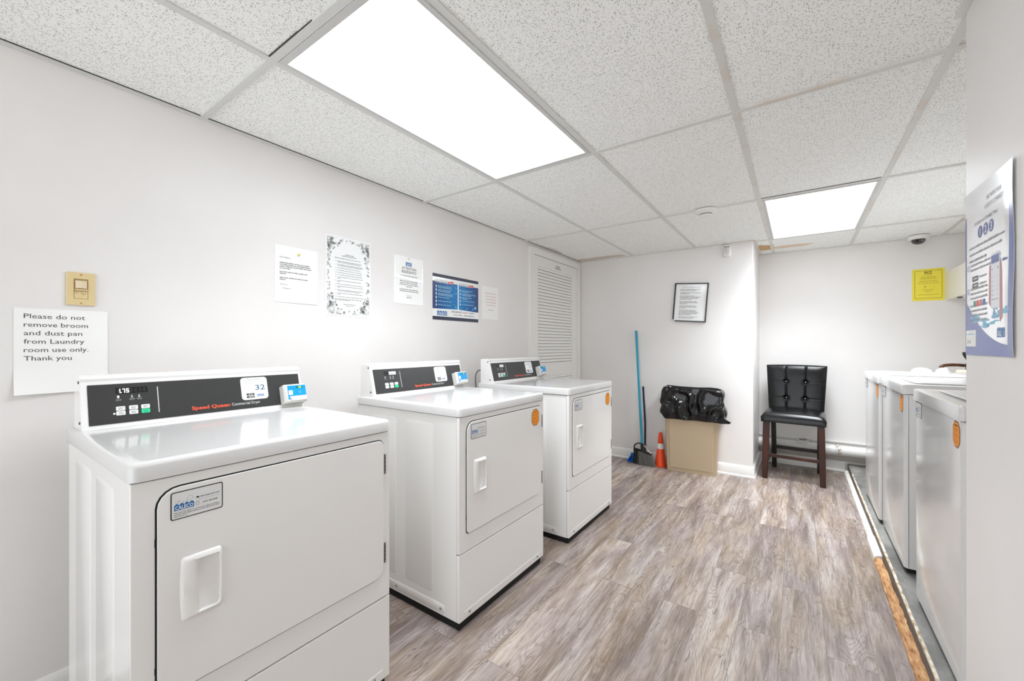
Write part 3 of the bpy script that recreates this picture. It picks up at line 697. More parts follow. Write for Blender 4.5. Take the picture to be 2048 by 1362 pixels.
# ---------------------------------------------------------------- paper signs
def sheet(w, h, mt, th=.0006, curl=None, nx=10, ny=12, seed=0):
    m = MB(); vs = []; fs = []
    for j in range(ny+1):
        for i in range(nx+1):
            u, v = i/nx, j/ny; z = curl(u, v) if curl else 0
            vs.append(((u-.5)*w, (v-.5)*h, z+th))
    n = len(vs); vs += [(x, y, z-th*.9) for x, y, z in vs]
    for j in range(ny):
        for i in range(nx):
            a = j*(nx+1)+i; q = (a, a+1, a+nx+2, a+nx+1); fs.append(q); fs.append(tuple(n+k for k in reversed(q)))
    edge = [i for i in range(nx+1)]+[(j+1)*(nx+1)-1 for j in range(1, ny+1)]+[ny*(nx+1)+i for i in range(nx-1, -1, -1)]+[j*(nx+1) for j in range(ny-1, 0, -1)]
    for k in range(len(edge)):
        a, b_ = edge[k], edge[(k+1) % len(edge)]; fs.append((a, n+a, n+b_, b_))
    m.add(vs, fs, mt); return m
# broom note
m = sheet(.216, .279, PAPER, curl=lambda u, v: .016*(max(0, .34-v)/.34)**2*(1-u)**1.5+.006*(max(0, .3-v)/.3)**2*u**3, nx=16, ny=24)
root = m.obj('paper_notice', None, onleft(.258, 1.181))
tag(root, 'white paper notice asking not to remove broom, taped below the light switch', 'notice')
t_ = MB(); INKD = mat('dark_grey_ink', (74, 74, 74), .6)
for k, (s_, w_) in enumerate((('Please do not', .138), ('remove broom', .145), ('and dust pan', .131), ('from Laundry', .136), ('room use only.', .146), ('Thank you', .106))):
    t_.text(s_, -.087, .107-k*.0275, .0155, INKD, .0010, w=w_)
t_.obj('lettering', root)
# occupancy switch
IV = mat('ivory_plastic', (222, 200, 150), .35); IVD = mat('dark_ivory', (182, 152, 98), .4)
r = empty('motion_light_switch', (.001, .2985, 1.395), 'ivory motion sensor light switch above the broom notice', 'light switch'); r.matrix_world = onleft(.2985, 1.395)
m = MB(); ring(m, rr(-.035, .035, -.0565, .0565, .002), rr(-.017, .017, -.034, .034, .001), 0, .006, IV); m.obj('wall_plate', r, bevel=.0015)
m = MB(); m.box(-.0165, .0165, -.0335, .0335, 0, .004, IVD); m.box(-.016, .016, -.033, -.008, .003, .0052, IV); m.obj('switch_body', r)
m = MB(); m.loft([[(x, y, .005+.006*math.cos(x/.016*1.2)) for x in [(-.014+.028*k/8) for k in range(9)]] for y in (.002, .028)], mat('sensor_lens', (226, 208, 176), .25), False, False, closed=False)
m.box(-.0155, .0155, -.006, -.001, .004, .012, IV); m.obj('sensor_window', r, bevel=.0005)
m = MB()
for a_, b_ in ((-.011, -.014), (.002, -.015), (.011, -.016), (.006, -.019)): m.lathe([(.0014, .0), (.0014, .0003)], (a_, b_, .0052), BLACK, 8)
m.obj('adjustment_dial', r)
for yy in (.049, -.049): MB().lathe([(.003, 0), (.003, .001), (.002, .0015)], (0, yy, .006), IVD, 12).obj('screw', r)
# neighbours letter
m = sheet(.212, .275, PAPER, curl=lambda u, v: .0018*(1-v)*u)
root = m.obj('paper_letter', None, onleft(1.045, 1.546)); tag(root, 'plain white typed letter signed Management, held by a yellow pin', 'notice')
t_ = MB(); rw = random.Random(8)
t_.text('Hello Neighbors,', -.084, .078, .0062, INKG, .0028, w=.052)
for k, (wd, y) in enumerate(((.150, .052), (.152, .043), (.158, .034), (.050, .025), (.136, .008), (.030, -.001), (.136, -.020), (.028, -.029))): t_.words(-.084, y, wd, .0050, INKG, rw, .0028)
t_.text('Thank you!', -.084, -.053, .0060, INKG, .0028, w=.036); t_.text('- Management', -.075, -.071, .0060, INKG, .0028, w=.044)
t_.obj('lettering', root)
m = MB(); m.lathe([(.0045, 0), (.004, .004), (.0025, .005), (.003, .010), (.0045, .0105)], (.006, .103, .0014), mat('yellow_pin', (226, 206, 96), .3), 14); m.obj('push_pin', root)
# leaf bordered rules
m = sheet(.279, .432, GLOSSPAPER, nx=2, ny=2)
root = m.obj('laundry_rules_notice', None, onleft(1.3315, 1.5755)); tag(root, 'laminated list of rules with a black leafy drawn border', 'notice')
t_ = MB(); rl = random.Random(12)
def leaf(cx, cy, L_, a, wd, z=.0009):
    n = 8; e = []
    for s_ in (1, -1):
        pts = []
        for k in range(n+1):
            t = k/n; pts.append((t*L_, s_*wd*L_*math.sin(t*PI)**.8))
        e.append(pts)
    def tr(p): return (cx+p[0]*math.cos(a)-p[1]*math.sin(a), cy+p[0]*math.sin(a)+p[1]*math.cos(a))
    th = .00034
    for pts in e+[[(0, 0), (L_*.5, .0006), (L_, 0)], [(L_*.35, 0), (L_*.55, wd*L_*.7)], [(L_*.35, 0), (L_*.55, -wd*L_*.7)], [(L_*.55, 0), (L_*.72, wd*L_*.5)], [(L_*.55, 0), (L_*.72, -wd*L_*.5)]]:
        for p, q in zip(pts, pts[1:]):
            d = Vector((q[0]-p[0], q[1]-p[1])); 
            if d.length < 1e-7: continue
            nn = Vector((-d.y, d.x)).normalized()*th*rl.uniform(.6, 1.4)
            P_ = [tr((p[0]+nn.x, p[1]+nn.y)), tr((p[0]-nn.x, p[1]-nn.y)), tr((q[0]-nn.x, q[1]-nn.y)), tr((q[0]+nn.x, q[1]+nn.y))]
            if all(abs(x) < .1315 and abs(y) < .2085 for x, y in P_): t_.sheet(P_, z, INK)
for k in range(900):
    u = rl.uniform(0, 2*PI); x = rl.uniform(-.130, .130); y = rl.uniform(-.207, .207)
    e = (abs(x)/.119)**2.1+(abs(y-.002)/.196)**2.1
    if e < 1.0 or (e < 1.35 and rl.random() < .3): continue
    leaf(x, y, rl.uniform(.016, .030) if e > 1.25 else rl.uniform(.010, .016), u, rl.uniform(.24, .36))
t_.text('LAUNDRY ROOM', 0, .118, .0060, INK, .0009, w=.052, bold=.02, align='CENTER'); t_.text('RULES AND REGULATIONS', 0, .110, .0056, INK, .0009, w=.088, bold=.02, align='CENTER')
t_.words(-.086, .096, .160, .0042, INKG, rw, .0009)
y = .080
for k, nl in enumerate((2, 2, 1, 1, 1, 1, 2, 2, 1, 2, 2, 2, 1)):
    t_.words(-.082, y, .006, .0038, INKG, rw, .0009)
    for j in range(nl):
        t_.words(-.070, y, (.162 if j == 0 or k < 2 or k == 10 else .02)*rw.uniform(.85, 1), .0040, INKG, rw, .0009); y -= .0062
    y -= .0062
t_.words(-.086, y, .165, .0042, INKG, rw, .0009); t_.words(-.086, y-.006, .09, .0042, INKG, rw, .0009)
t_.words(-.035, y-.028, .075, .0042, INKG, rw, .0009); t_.words(-.020, y-.036, .045, .0042, INKG, rw, .0009)
t_.obj('printed_border_and_lettering', root)
# attention residents
m = sheet(.215, .284, PAPER)
root = m.obj('attention_notice', None, onleft(1.757, 1.612)); tag(root, 'attention residents notice with a blue logo inside a clear sleeve', 'notice')
t_ = MB(); caleco(t_, -.028, .092, .05, .026, .0010); t_.obj('logo', root); t_ = MB()
DK = mat('deep_ink', (60, 60, 64), .6)
t_.text('ATTENTION', 0, .068, .0170, DK, .0010, w=.118, bold=.01, align='CENTER'); t_.text('RESIDENTS!', 0, .046, .0170, DK, .0010, w=.118, bold=.01, align='CENTER')
for wd, y in ((.14, .026), (.145, -.008), (.145, -.019), (.155, -.030), (.05, -.041), (.150, -.060), (.155, -.071)): t_.words(-wd/2, y, wd, .0062, INKG, rw, .0010)
t_.text('Thank you', 0, -.099, .0075, INKG, .0010, w=.045, align='CENTER'); t_.words(-.022, -.111, .045, .006, INKG, rw, .0010)
t_.obj('lettering', root)
m = MB(); sl = mat('clear_sleeve', (248, 248, 248), .12); ring(m, rr(-.118, .118, -.150, .150, .002), rr(-.1075, .1075, -.142, .142, .002), 0, .0014, sl)
m.prism([(-.119, .030), (.119, .018), (.119, -.006), (-.119, .012)], .0016, .0028, mat('sleeve_fold', (250, 250, 250), .2)); m.obj('plastic_sleeve', root)
MB().lathe([(.005, 0), (.004, .004), (.0025, .010)], (-.006, .140, .0014), mat('pin', (206, 198, 186), .4), 12).obj('push_pin', root)
# washing / drying poster
m = sheet(.484, .320, GLOSSPAPER, nx=2, ny=2)
root = m.obj('washing_drying_poster', None, onleft(2.203, 1.535)); tag(root, 'blue washing and drying instruction poster between two dark bands', 'poster')
t_ = MB(); DKN = mat('dark_band', (52, 56, 76), .25)
t_.sheet([(-.242, .138), (.242, .138), (.242, .160), (-.242, .160)], .0008, DKN); t_.sheet([(-.242, -.158), (.242, -.158), (.242, -.133), (-.242, -.133)], .0008, DKN)
GA = gradient('poster_gradient_left', [(0, (60, 62, 106)), (.25, (14, 76, 138)), (1, (6, 128, 196))], -.242, .010); GB = gradient('poster_gradient_right', [(0, (6, 128, 196)), (.7, (20, 84, 152)), (1, (56, 66, 112))], .02, .242)
t_.sheet([(-.242, -.082), (.008, -.074), (.008, .108), (-.242, .108)], .0008, GA); t_.sheet([(.020, -.074), (.242, -.082), (.242, .108), (.020, .108)], .0008, GB)
t_.text('WASHING', -.222, .099, .024, NAVY, .0009, w=.128, bold=.06); t_.text('WASHING', -.222, .099, .024, PAPER, .0012, w=.128, bold=.015)
t_.text('DRYING', .030, .099, .024, NAVY, .0009, w=.096, bold=.06); t_.text('DRYING', .030, .099, .024, PAPER, .0012, w=.096, bold=.015)
t_.sheet([(-.092, .098), (-.038, .104), (-.038, .122), (-.092, .116)], .0013, RED); t_.sheet([(.128, .098), (.184, .104), (.184, .122), (.128, .116)], .0013, RED)
t_.words(-.086, .105, .04, .007, PAPER, rw, .0015); t_.words(.136, .105, .04, .007, PAPER, rw, .0015)
PL = mat('pale_blue_ink', (176, 224, 240), .4)
for x0, n, wd in ((-.208, 6, .19), (.036, 5, .17)):
    t_.sheet([(x0-.0012, .075), (x0+.0012, .075), (x0+.0012, .075-(n-1)*.026), (x0-.0012, .075-(n-1)*.026)][::-1], .0010, PL)
    for k in range(n):
        y = .075-k*.026-(.006 if x0 > 0 else 0); t_.sheet(circ(x0, y, .007, n=14), .0011, PL)
        t_.words(x0+.017, y, wd*rw.uniform(.6, .95), .0055, PL, rw, .0011)
        if k in (0, 1, 2): t_.words(x0+.017, y-.009, wd*rw.uniform(.3, .8), .0055, PL, rw, .0011)
        t_.sheet([(x0+.012, y+.012), (x0+wd, y+.012), (x0+wd, y+.0128), (x0+.012, y+.0128)], .0010, LBLUE)
for a_, b_, q in ((-.010, .078, .005), (-.010, .040, .005), (-.012, -.058, .006), (.036, -.062, .005), (.112, -.060, .005), (.176, -.060, .006), (.205, -.050, .012)): t_.sheet(circ(a_, b_, q, n=14), .0011, LBLUE)
caleco(t_, -.200, -.126, .098, .034, .0010)
t_.text('FOR SERVICE,', -.055, -.098, .011, NAVY, .0010, w=.105, bold=.02); t_.text('CONTACT', .058, -.098, .011, RED, .0010, w=.07, bold=.02); t_.text('CALECO', .134, -.098, .011, NAVY, .0010, w=.060, bold=.02)
t_.text('610-562-6008', -.034, -.118, .0085, NAVY, .0010, w=.085); t_.words(.080, -.118, .115, .0075, INKG, rw, .0010)
t_.obj('artwork', root)
# red lettered notice
m = sheet(.212, .262, PAPER); root = m.obj('please_notify_notice', None, onleft(2.595, 1.540)); tag(root, 'small white notice with faint red lettering, right of the blue poster', 'notice')
t_ = MB(); FR = mat('faded_red_ink', (206, 140, 138), .6)
for k, (s_, wd) in enumerate((('PLEASE NOTIFY', .150), ('IF YOUR LAUNDRY', .155), ('CARD SERVICE, OR', .135), ('MACHINE NEEDS', .135), ('ATTENTION', .115))): t_.text(s_, .010, .072-k*.0235, .0095, FR, .0010, w=wd, align='CENTER')
t_.text('THANK YOU', .010, -.060, .0085, INKG, .0010, w=.072, align='CENTER'); t_.obj('lettering', root)
# framed notice on back wall
rz = -.075
M = onback(1.175, 1.620, YB-.001) @ Matrix.Rotation(rz, 4, 'Z')
r = bpy.data.objects.new('framed_notice', None); COL.objects.link(r); r.matrix_world = M; r.empty_display_size = .1
tag(r, 'tilted black framed notice on the back wall above the trash can', 'picture frame')
FRM = mat('black_frame', (16, 16, 16), .3); w, h = .305, .372
m = MB()
m.box(-w/2, w/2, h/2-.009, h/2, 0, .016, FRM); m.box(w/2-.010, w/2, -h/2, h/2, 0, .016, FRM); m.box(-w/2, -w/2+.009, -h/2+.014, h/2, 0, .016, FRM); m.box(-w/2+.022, w/2, -h/2-.004, -h/2+.006, 0, .016, FRM)
m.obj('frame', r)
m = MB(); m.prism(rr(-w/2+.012, w/2-.008, -h/2+.004, h/2-.007, .001), .002, .006, GLOSSPAPER); m.obj('sheet', r)
t_ = MB(); t_.text('LAUNDRY ROOM REGULATIONS', 0, .143, .0075, INKG, .0066, w=.165, bold=.01, align='CENTER')
y = .122
for grp in ((.18, .15), (.185, .09), (.14, .185, .17, .11), (.155, .17, .07), (.15, .165, .055), (.16, .16, .18, .165, .11), (.175, .14)):
    for wd in grp: t_.words(-.098, y, wd, .0065, INKG, rw, .0066); y -= .0108
    y -= .0105
t_.obj('lettering', r)
# pest control sign
m = sheet(.204, .279, mat('yellow_card', (240, 224, 72), .4)); root = m.obj('pest_control_sign', None, onback(2.963, 1.728, YA-.001)); tag(root, 'bright yellow PCT sign on the alcove wall under the dome camera', 'sign')
t_ = MB(); OL = mat('olive_ink', (150, 132, 30), .5); ring(t_, rr(-.086, .086, -.118, .124, .001), rr(-.083, .083, -.115, .121, .001), .0006, .0010, OL)
t_.text('PCT', 0, .100, .016, INK, .0010, w=.046, bold=.05, align='CENTER'); t_.words(-.026, .094, .052, .004, INK, rw, .0010); t_.words(-.022, .084, .044, .004, OL, rw, .0010)
t_.text('PEST CONTROL', 0, .064, .0080, OL, .0010, w=.090, bold=.02, align='CENTER'); t_.text('TECHNICIANS, INC.', 0, .050, .0080, OL, .0010, w=.110, bold=.02, align='CENTER')
t_.text('SERVICE STATION', 0, .028, .0075, OL, .0010, w=.110, bold=.02, align='CENTER'); t_.words(-.064, .013, .130, .005, OL, rw, .0010)
ring(t_, rr(-.030, .035, -.034, .002, .001), rr(-.0295, .0345, -.0335, .0015, .001), .0006, .0009, OL); t_.sheet(circ(-.018, -.016, .004, n=8), .0010, INK)
t_.words(-.036, -.048, .072, .005, OL, rw, .0010); t_.words(-.018, -.062, .035, .005, OL, rw, .0010); t_.words(-.064, -.088, .128, .0045, OL, rw, .0010)
t_.obj('lettering', root)
# tall payment poster on the near right wall
PW, PH = .318, .442
def pc(u, v): return .0015+.0012*math.sin(4*u+2)*v + .004*(max(0, v-.86)/.14)**2*(1-u) + .0035*(max(0, u-.8)/.2)**2*(.6+.4*math.sin(9*v))
m = sheet(PW, PH, mat('poster_stock', (238, 239, 242), .12, coat=.6), curl=pc, nx=24, ny=28); root = m.obj('payment_poster', None, onright(1.523, 1.395, XW-.001))
tag(root, 'tall periwinkle bordered poster with numbers 1 2 3 on the near right wall', 'poster')
t_ = MB(); PB = mat('periwinkle_ink', (88, 104, 168), .25)
class Warp(MB):
    def add(s, vs, fs, mt):
        vs = [(x, y, .0009+(z-.0012)*.2+pc(min(max(x/PW+.5, 0), 1), min(max(y/PH+.5, 0), 1))) for x, y, z in vs]; return MB.add(s, vs, fs, mt)
t_ = Warp()
def strips(x0f, x1f, y0, y1, n, mt, z):
    t_.loft([[(x0f(y0+(y1-y0)*k/n), y0+(y1-y0)*k/n, z), (x1f(y0+(y1-y0)*k/n), y0+(y1-y0)*k/n, z)] for k in range(n+1)], mt, False, False, closed=False)
strips(lambda y: PW/2-.030+.004*math.sin(y*9), lambda y: PW/2, -PH/2, PH/2, 60, PB, .0012)
strips(lambda y: -PW/2, lambda y: -PW/2+.010, -PH/2, PH/2-.06, 60, PB, .0012)
def cb(x):                                            # lower swoosh: height of the blue as a function of x
    u = x/PW+.5; return -PH/2+.026+.125*(1-u)**2.2
n = 40
t_.loft([[(-PW/2+PW*k/n, -PH/2, .0012) for k in range(n+1)]]+[[(-PW/2+PW*k/n, -PH/2+(cb(-PW/2+PW*k/n)+PH/2)*q/6, .0012) for k in range(n+1)] for q in range(1, 7)], PB, False, False, closed=False)
WAT = mat('water_blue', (110, 170, 208), .25); rq = random.Random(6)
for q in range(46):
    u = rq.uniform(.16, .90); x = -PW/2+PW*u; y = -PH/2+.080+.045*abs(u-.45)**1.2*2+rq.uniform(-.010, .010)
    t_.sheet(circ(x, y, rq.uniform(.006, .02), rq.uniform(.002, .005), 10), .0013, WAT if q % 3 else LBLUE)
for q in range(16): t_.sheet(circ(.050+rq.uniform(-.012, .012), -.125+rq.uniform(0, .045), rq.uniform(.002, .006), rq.uniform(.003, .010), 8), .0014, WAT)
t_.sheet(rr(.024, .078, -.105, .030, .006), .0015, mat('phone_white', (228, 230, 236), .25)); t_.sheet(rr(.026, .074, .004, .024, .001), .0016, PB); t_.words(.030, -.012, .04, .006, PB, rw, .0016)
for q in range(6): t_.words(.030, -.030-q*.011, .038, .004, INKL, rw, .0016)
PK = mat('hand_skin_ink', (206, 150, 150), .4)
t_.sheet([(.078, -.14), (.094, -.13), (.090, -.02), (.084, .010), (.080, .006), (.079, -.05)], .0015, PK); t_.sheet([(.010, -.09), (.022, -.10), (.022, .0), (.016, .006), (.012, -.01)], .0015, PK)
t_.text('PAY WITH YOUR', .040, .172, .011, INKL, .0014, w=.09, align='CENTER'); t_.text('CALECO CONNECT', .040, .152, .011, INKL, .0014, w=.12, align='CENTER')
t_.text('AS EASY AS CONNECTING', -.012, .124, .0085, INKG, .0014, w=.150, align='CENTER')
for q in range(3):
    cx = -.048+q*.036; t_.sheet(circ(cx, .101, .0155, n=22), .0013, NAVY if q < 0 else mat('numeral_blue', (60, 78, 146), .3)); t_.text(str(q+1), cx, .091, .020, PAPER, .0016, align='CENTER', bold=.01)
for q, wd in enumerate((.235, .215, .12)): t_.words(-.125, .065-q*.0175, wd, .0075, INKL, rw, .0014)
for q, (y, k) in enumerate(((.012, 2), (-.052, 3), (-.098, 4))):
    ring(t_, circ(-.134, y+.004, .008, n=18), circ(-.134, y+.004, .0066, n=18), .0012, .0014, PB); t_.text(str(q+1), -.134, y, .008, PB, .0014, align='CENTER')
    for j in range(k): t_.words(-.118, y+.006-j*.0125, (.20 if q == 0 else .12), .0065, INKL, rw, .0014)
for q in range(2):
    t_.sheet(rr(-.104, -.062, -.024-q*.018, -.010-q*.018, .002), .0014, mat('badge_grey', (96, 100, 98), .4)); t_.words(-.094, -.019-q*.018, .028, .005, PAPER, rw, .0016); t_.words(-.055, -.018-q*.018, .05, .006, INKL, rw, .0014)
for q, cc in enumerate(((86, 150, 140), (220, 84, 80), (214, 120, 110), (70, 120, 178))): t_.sheet(rr(-.096+q*.022, -.079+q*.022, -.092, -.076, .001), .0014, mat('card_badge_%s' % 'abcd'[q], cc, .4))
t_.text('SMS', .100, .001, .008, PB, .0014, w=.018, bold=.02) if False else t_.words(.092, .001, .03, .008, PB, rw, .0014)
t_.sheet(rr(-.154, -.078, -.198, -.154, .001), .0016, PAPER); t_.words(-.148, -.166, .06, .004, LBLUE, rw, .0018); t_.text('3536', -.146, -.190, .010, INKG, .0018, w=.03)
caleco(t_, .062, -.176, .046, .024, .0016)
t_.obj('artwork', root)

# ---------------------------------------------------------------- ceiling and wall devices
r = empty('smoke_detector', (1.510, 3.115, CEIL-.004), 'round white smoke detector on the ceiling near the far light panel', 'smoke detector')
m = MB(); m.lathe([(.076, 0), (.076, -.008), (.068, -.016), (.044, -.026), (.040, -.027)], (0, 0, 0), PLASTIC, 40, True, False); m.obj('base', r)
m = MB(); m.lathe([(.038, -.026), (.038, -.031)], (0, 0, 0), BLACK, 36); m.obj('vent_slot', r)
m = MB(); m.lathe([(.041, -.031), (.041, -.036), (.034, -.040), (.01, -.041)], (0, 0, 0), PLASTIC, 36); m.obj('cap', r)
r = empty('dome_camera', (2.885, 4.895, CEIL-.004), 'white dome security camera on the ceiling above the yellow sign', 'security camera')
m = MB(); m.lathe([(.070, 0), (.070, -.020), (.066, -.030), (.046, -.033)], (0, 0, 0), PLASTIC, 36); m.obj('housing', r)
m = MB(); m.lathe([(.046, -.030), (.045, -.046), (.034, -.062), (.018, -.070), (.004, -.072)], (0, 0, 0), mat('smoked_dome', (58, 58, 58), .1, coat=.5), 32); m.obj('dome', r)
m = MB(); m.tube([(-.014, -.040, -.046), (-.017, -.048, -.050)], .010, BLACK, 14); m.tube([(.016, -.036, -.046), (.019, -.044, -.050)], .008, mat('lens_ring', (120, 120, 120), .3), 12); m.obj('lens', r)
r = bpy.data.objects.new('motion_sensor', None); COL.objects.link(r); r.matrix_world = onback(1.498, 2.080, YB); tag(r, 'small white motion sensor high on the back wall', 'motion sensor')
m = MB(); m.loft([[(px, py, 0) for px, py in rr(-.032, .032, -.060, .058, .014)], [(px, py, .020) for px, py in rr(-.031, .031, -.059, .057, .014)], [(px, py, .034) for px, py in rr(-.022, .022, -.052, .050, .012)]], PLASTIC); m.obj('housing', r)
m = MB(); m.loft([[(x, y, .030+.010*math.cos(x/.020*1.2)) for x in [(-.020+.040*k/8) for k in range(9)]] for y in (-.030, .028)], mat('sensor_lens_grey', (206, 204, 204), .3), False, False, closed=False); m.box(-.02, .02, .0285, .032, .03, .0405, BLACK); m.sheet(circ(-.002, -.042, .006, .003, 10), .0352, INKG); m.obj('sensor_window', r)

# ---------------------------------------------------------------- chair
LEATHER = mat('black_leather', (14, 14, 15), .26, spec=.35, bump=(260, .15, .001))
WOOD = noisy('dark_brown_wood', [(.3, (30, 12, 7)), (.55, (56, 25, 13)), (.8, (84, 44, 22))], 12, .35, 4, (1, 1, .15), .1)
WOODB = noisy('black_stained_wood', [(.3, (16, 14, 13)), (.7, (34, 28, 25))], 12, .4, 3, (1, 1, .15), .1)
r = empty('counter_chair', (2.008, 4.555, 0), 'black tufted leather counter chair with dark wooden legs in the alcove', 'chair', rz=math.radians(-3.0))
def leg(x0, y0, xt, yt, wt, wb, zt, mt):
    m = MB(); m.loft([[(cx-w_/2, cy-w_/2, z), (cx+w_/2, cy-w_/2, z), (cx+w_/2, cy+w_/2, z), (cx-w_/2, cy+w_/2, z)] for cx, cy, w_, z in ((x0, y0, wb, .0003), ((x0*.7+xt*.3), (y0*.7+yt*.3), wb*.25+wt*.75, zt*.35), (xt, yt, wt, zt))], mt)
    m.obj('leg', r, bevel=.003)
leg(-.208, -.215, -.196, -.205, .050, .040, .515, WOOD); leg(.212, -.215, .200, -.205, .048, .040, .515, WOOD)
leg(-.176, .235, -.182, .190, .040, .036, .54, WOODB); leg(.180, .235, .186, .190, .040, .036, .54, WOODB)
MB().box(-.185, .190, -.218, -.195, .196, .224, WOOD).obj('footrest', r, bevel=.003)
MB().box(-.170, .174, .205, .225, .191, .222, WOODB).obj('stretcher', r, bevel=.002)
for sx in (-.190, .190): MB().box(sx-.009, sx+.009, -.20, .215, .150, .176, WOODB).obj('stretcher', r, bevel=.002)
def pad(fn, nu, nv, mt, name, parent, th):
    """closed cushion from a height function on a grid: fn(u,v)->(front point, back point)"""
    m = MB(); A = []; B = []
    for j in range(nv+1):
        for i in range(nu+1):
            a_, b_ = fn(i/nu, j/nv); A.append(a_); B.append(b_)
    n = len(A); fs = []
    for j in range(nv):
        for i in range(nu):
            q = j*(nu+1)+i; t = (q, q+1, q+nu+2, q+nu+1); fs.append(t); fs.append(tuple(n+k for k in reversed(t)))
    edge = list(range(nu+1))+[(j+1)*(nu+1)-1 for j in range(1, nv+1)]+[nv*(nu+1)+i for i in range(nu-1, -1, -1)]+[j*(nu+1) for j in range(nv-1, 0, -1)]
    for k in range(len(edge)): a_, b_ = edge[k], edge[(k+1) % len(edge)]; fs.append((a_, n+a_, n+b_, b_))
    m.add(A+B, fs, mt); return m.obj(name, parent, angle=80)
def seat(u, v):                                       # u across, v front to back
    x = (u-.5)*.476*(1-.05*v); y = -.245+v*.455
    e = min(1, (1-abs(2*u-1)**6))*(1-(max(0, .5-v)*2)**5*.0)
    edge = (1-abs(2*u-1)**8)*(1-abs(2*v-1)**8)
    top = .560+.042*max(0, edge)**.4+.020*(1-(2*u-1)**2)*(1-(2*v-1)**2)-.010*max(0, .35-v)
    return (x, y, top), (x*.985, y*.985, .512)
pad(seat, 28, 24, LEATHER, 'seat', r, 0)
BTN = [(.335, .66), (.665, .66), (.335, .33), (.665, .33)]
def back(u, v):
    wl = .428+(.478-.428)*v; x = (u-.5)*wl; z = .545+v*.462+.006*math.sin(PI*u)*v; y0 = .170+.062*v
    puff = .026*(1-abs(2*u-1)**5)**.6*(1-abs(2*v-1)**7)**.6
    d = 0
    for bu, bv in BTN: q = math.hypot((u-bu)*wl, (v-bv)*.46); d += .024*math.exp(-(q/.017)**2)
    for bu in (.335, .665): d += .008*math.exp(-(((u-bu)*wl)/.005)**2)
    for bv in (.66, .33):
        if u < .335 or u > .665: d += .006*math.exp(-(((v-bv)*.46)/.004)**2)
    side = .018*max(0, abs(2*u-1)-.8)/.2
    return (x, y0-.022-puff+d-side*0, z), (x, y0+.030*(1-abs(2*u-1)**6), z)
bk = pad(back, 72, 60, LEATHER, 'backrest', r, 0)
for bu, bv in BTN:
    wl = .428+.05*bv; MB().T; m = MB(); m.T = Matrix.Translation(((bu-.5)*wl, .170+.062*bv-.030, .545+bv*.462)) @ Matrix.Rotation(PI/2, 4, 'X')
    m.lathe([(.009, 0), (.008, .004), (.004, .007)], (0, 0, 0), mat('button_leather', (52, 52, 54), .12, coat=.5), 14); m.obj('button', bk)

# ---------------------------------------------------------------- trash can and liner
TAN = mat('tan_plastic', (188, 168, 140), .5, bump=(120, .1, .001))
rzb = math.radians(3.6)
r = empty('trash_can', (1.208, 4.163, 0), 'slim tan plastic trash can against the back wall', 'trash can', rz=rzb)
m = MB()
def bl(z, k=0):
    f = z/.76; hw_ = .214+.022*f-k; hd = .066+.022*f-k; return [(x, y, z) for x, y in rr(-hw_, hw_, -hd, hd, .014)]
m.loft([bl(.0003), bl(.755), bl(.765, -.004), bl(.775, -.004), bl(.775, .004), bl(.10, .006)], TAN, True, True); m.obj('body', r, angle=40)
def fr(z): return -(.066+.022*z/.76)
m = MB()
for e, d in ((1, 0),):
    def P4(x0, x1, z0, z1, off): return [(x0*(1+.10*z0), fr(z0)-off, z0), (x1*(1+.10*z0), fr(z0)-off, z0), (x1*(1+.10*z1), fr(z1)-off, z1), (x0*(1+.10*z1), fr(z1)-off, z1)]
    m.loft([P4(-.188, .188, .030, .70, -.0005), P4(-.182, .182, .036, .692, .0045)], TAN, False, True)
m.obj('raised_panel', r)
BAG = mat('black_trash_bag', (10, 10, 12), .17, spec=.5)
nb = 260; loops = []
prof = [(.62, -.022, .3), (.74, -.014, .2), (.786, -.004, .15), (.797, .006, .3), (.790, .014, .5), (.765, .018, .8), (.735, .020, 1.0), (.70, .024, 1.1), (.66, .030, 1.2), (.62, .034, 1.2), (.585, .036, 1.1), (.55, .032, .9), (.52, .022, .6), (.498, .012, .35), (.500, .004, .2)]
P2 = [prof[0]]
for p, q in zip(prof, prof[1:]): P2 += [tuple(a_+(b_-a_)*t for a_, b_ in zip(p, q)) for t in (.34, .67, 1)]
def perim(t, hw_, hd, rc):
    pts = rr(-hw_, hw_, -hd, hd, rc, 8); n_ = len(pts); ln = [math.dist(pts[i], pts[(i+1) % n_]) for i in range(n_)]; T_ = sum(ln)*t; i = 0
    while i < n_-1 and T_ > ln[i]: T_ -= ln[i]; i += 1
    p0, p1 = pts[i], pts[(i+1) % n_]; f_ = T_/ln[i] if ln[i] > 1e-9 else 0
    x, y = p0[0]+(p1[0]-p0[0])*f_, p0[1]+(p1[1]-p0[1])*f_
    nx_, ny_ = (x/hw_)**5, (y/hd)**5; d_ = math.hypot(nx_, ny_) or 1
    return 2*PI*t, x, y, nx_/d_, ny_/d_
for zi, off, wv in P2:
    l = []
    for k in range(nb):
        hw_ = .232+off; hd = .084+off*.9; rc = .035; a, x, y, ca, sa = perim(k/nb, hw_, hd, rc)
        # taut folds radiating from the rim: ridged noise stretched along slanted lines
        p = Vector((x*7+zi*6, y*9, zi*6-x*4)); q = Vector((x*24-zi*14, y*20+4, zi*7+x*6))
        fold = wv*(.024*(1-abs(mnoise.noise(p))*2.4)+.006*(1-abs(mnoise.noise(q))*2.6)-.012)
        fold = max(fold, -max(0, off-.010)*.55)
        if y > 0: fold *= .1
        right = max(0, ca)**3; dx = right*(.030*wv*(.5+.5*math.sin(zi*26)))
        l.append((x+fold*ca+dx, min(y+fold*sa*1.25, .086), zi+.012*mnoise.noise(Vector((a*1.5, 3, zi)))*(.3+wv)-(.010*ca if zi > .7 else 0)))
    loops.append(l)
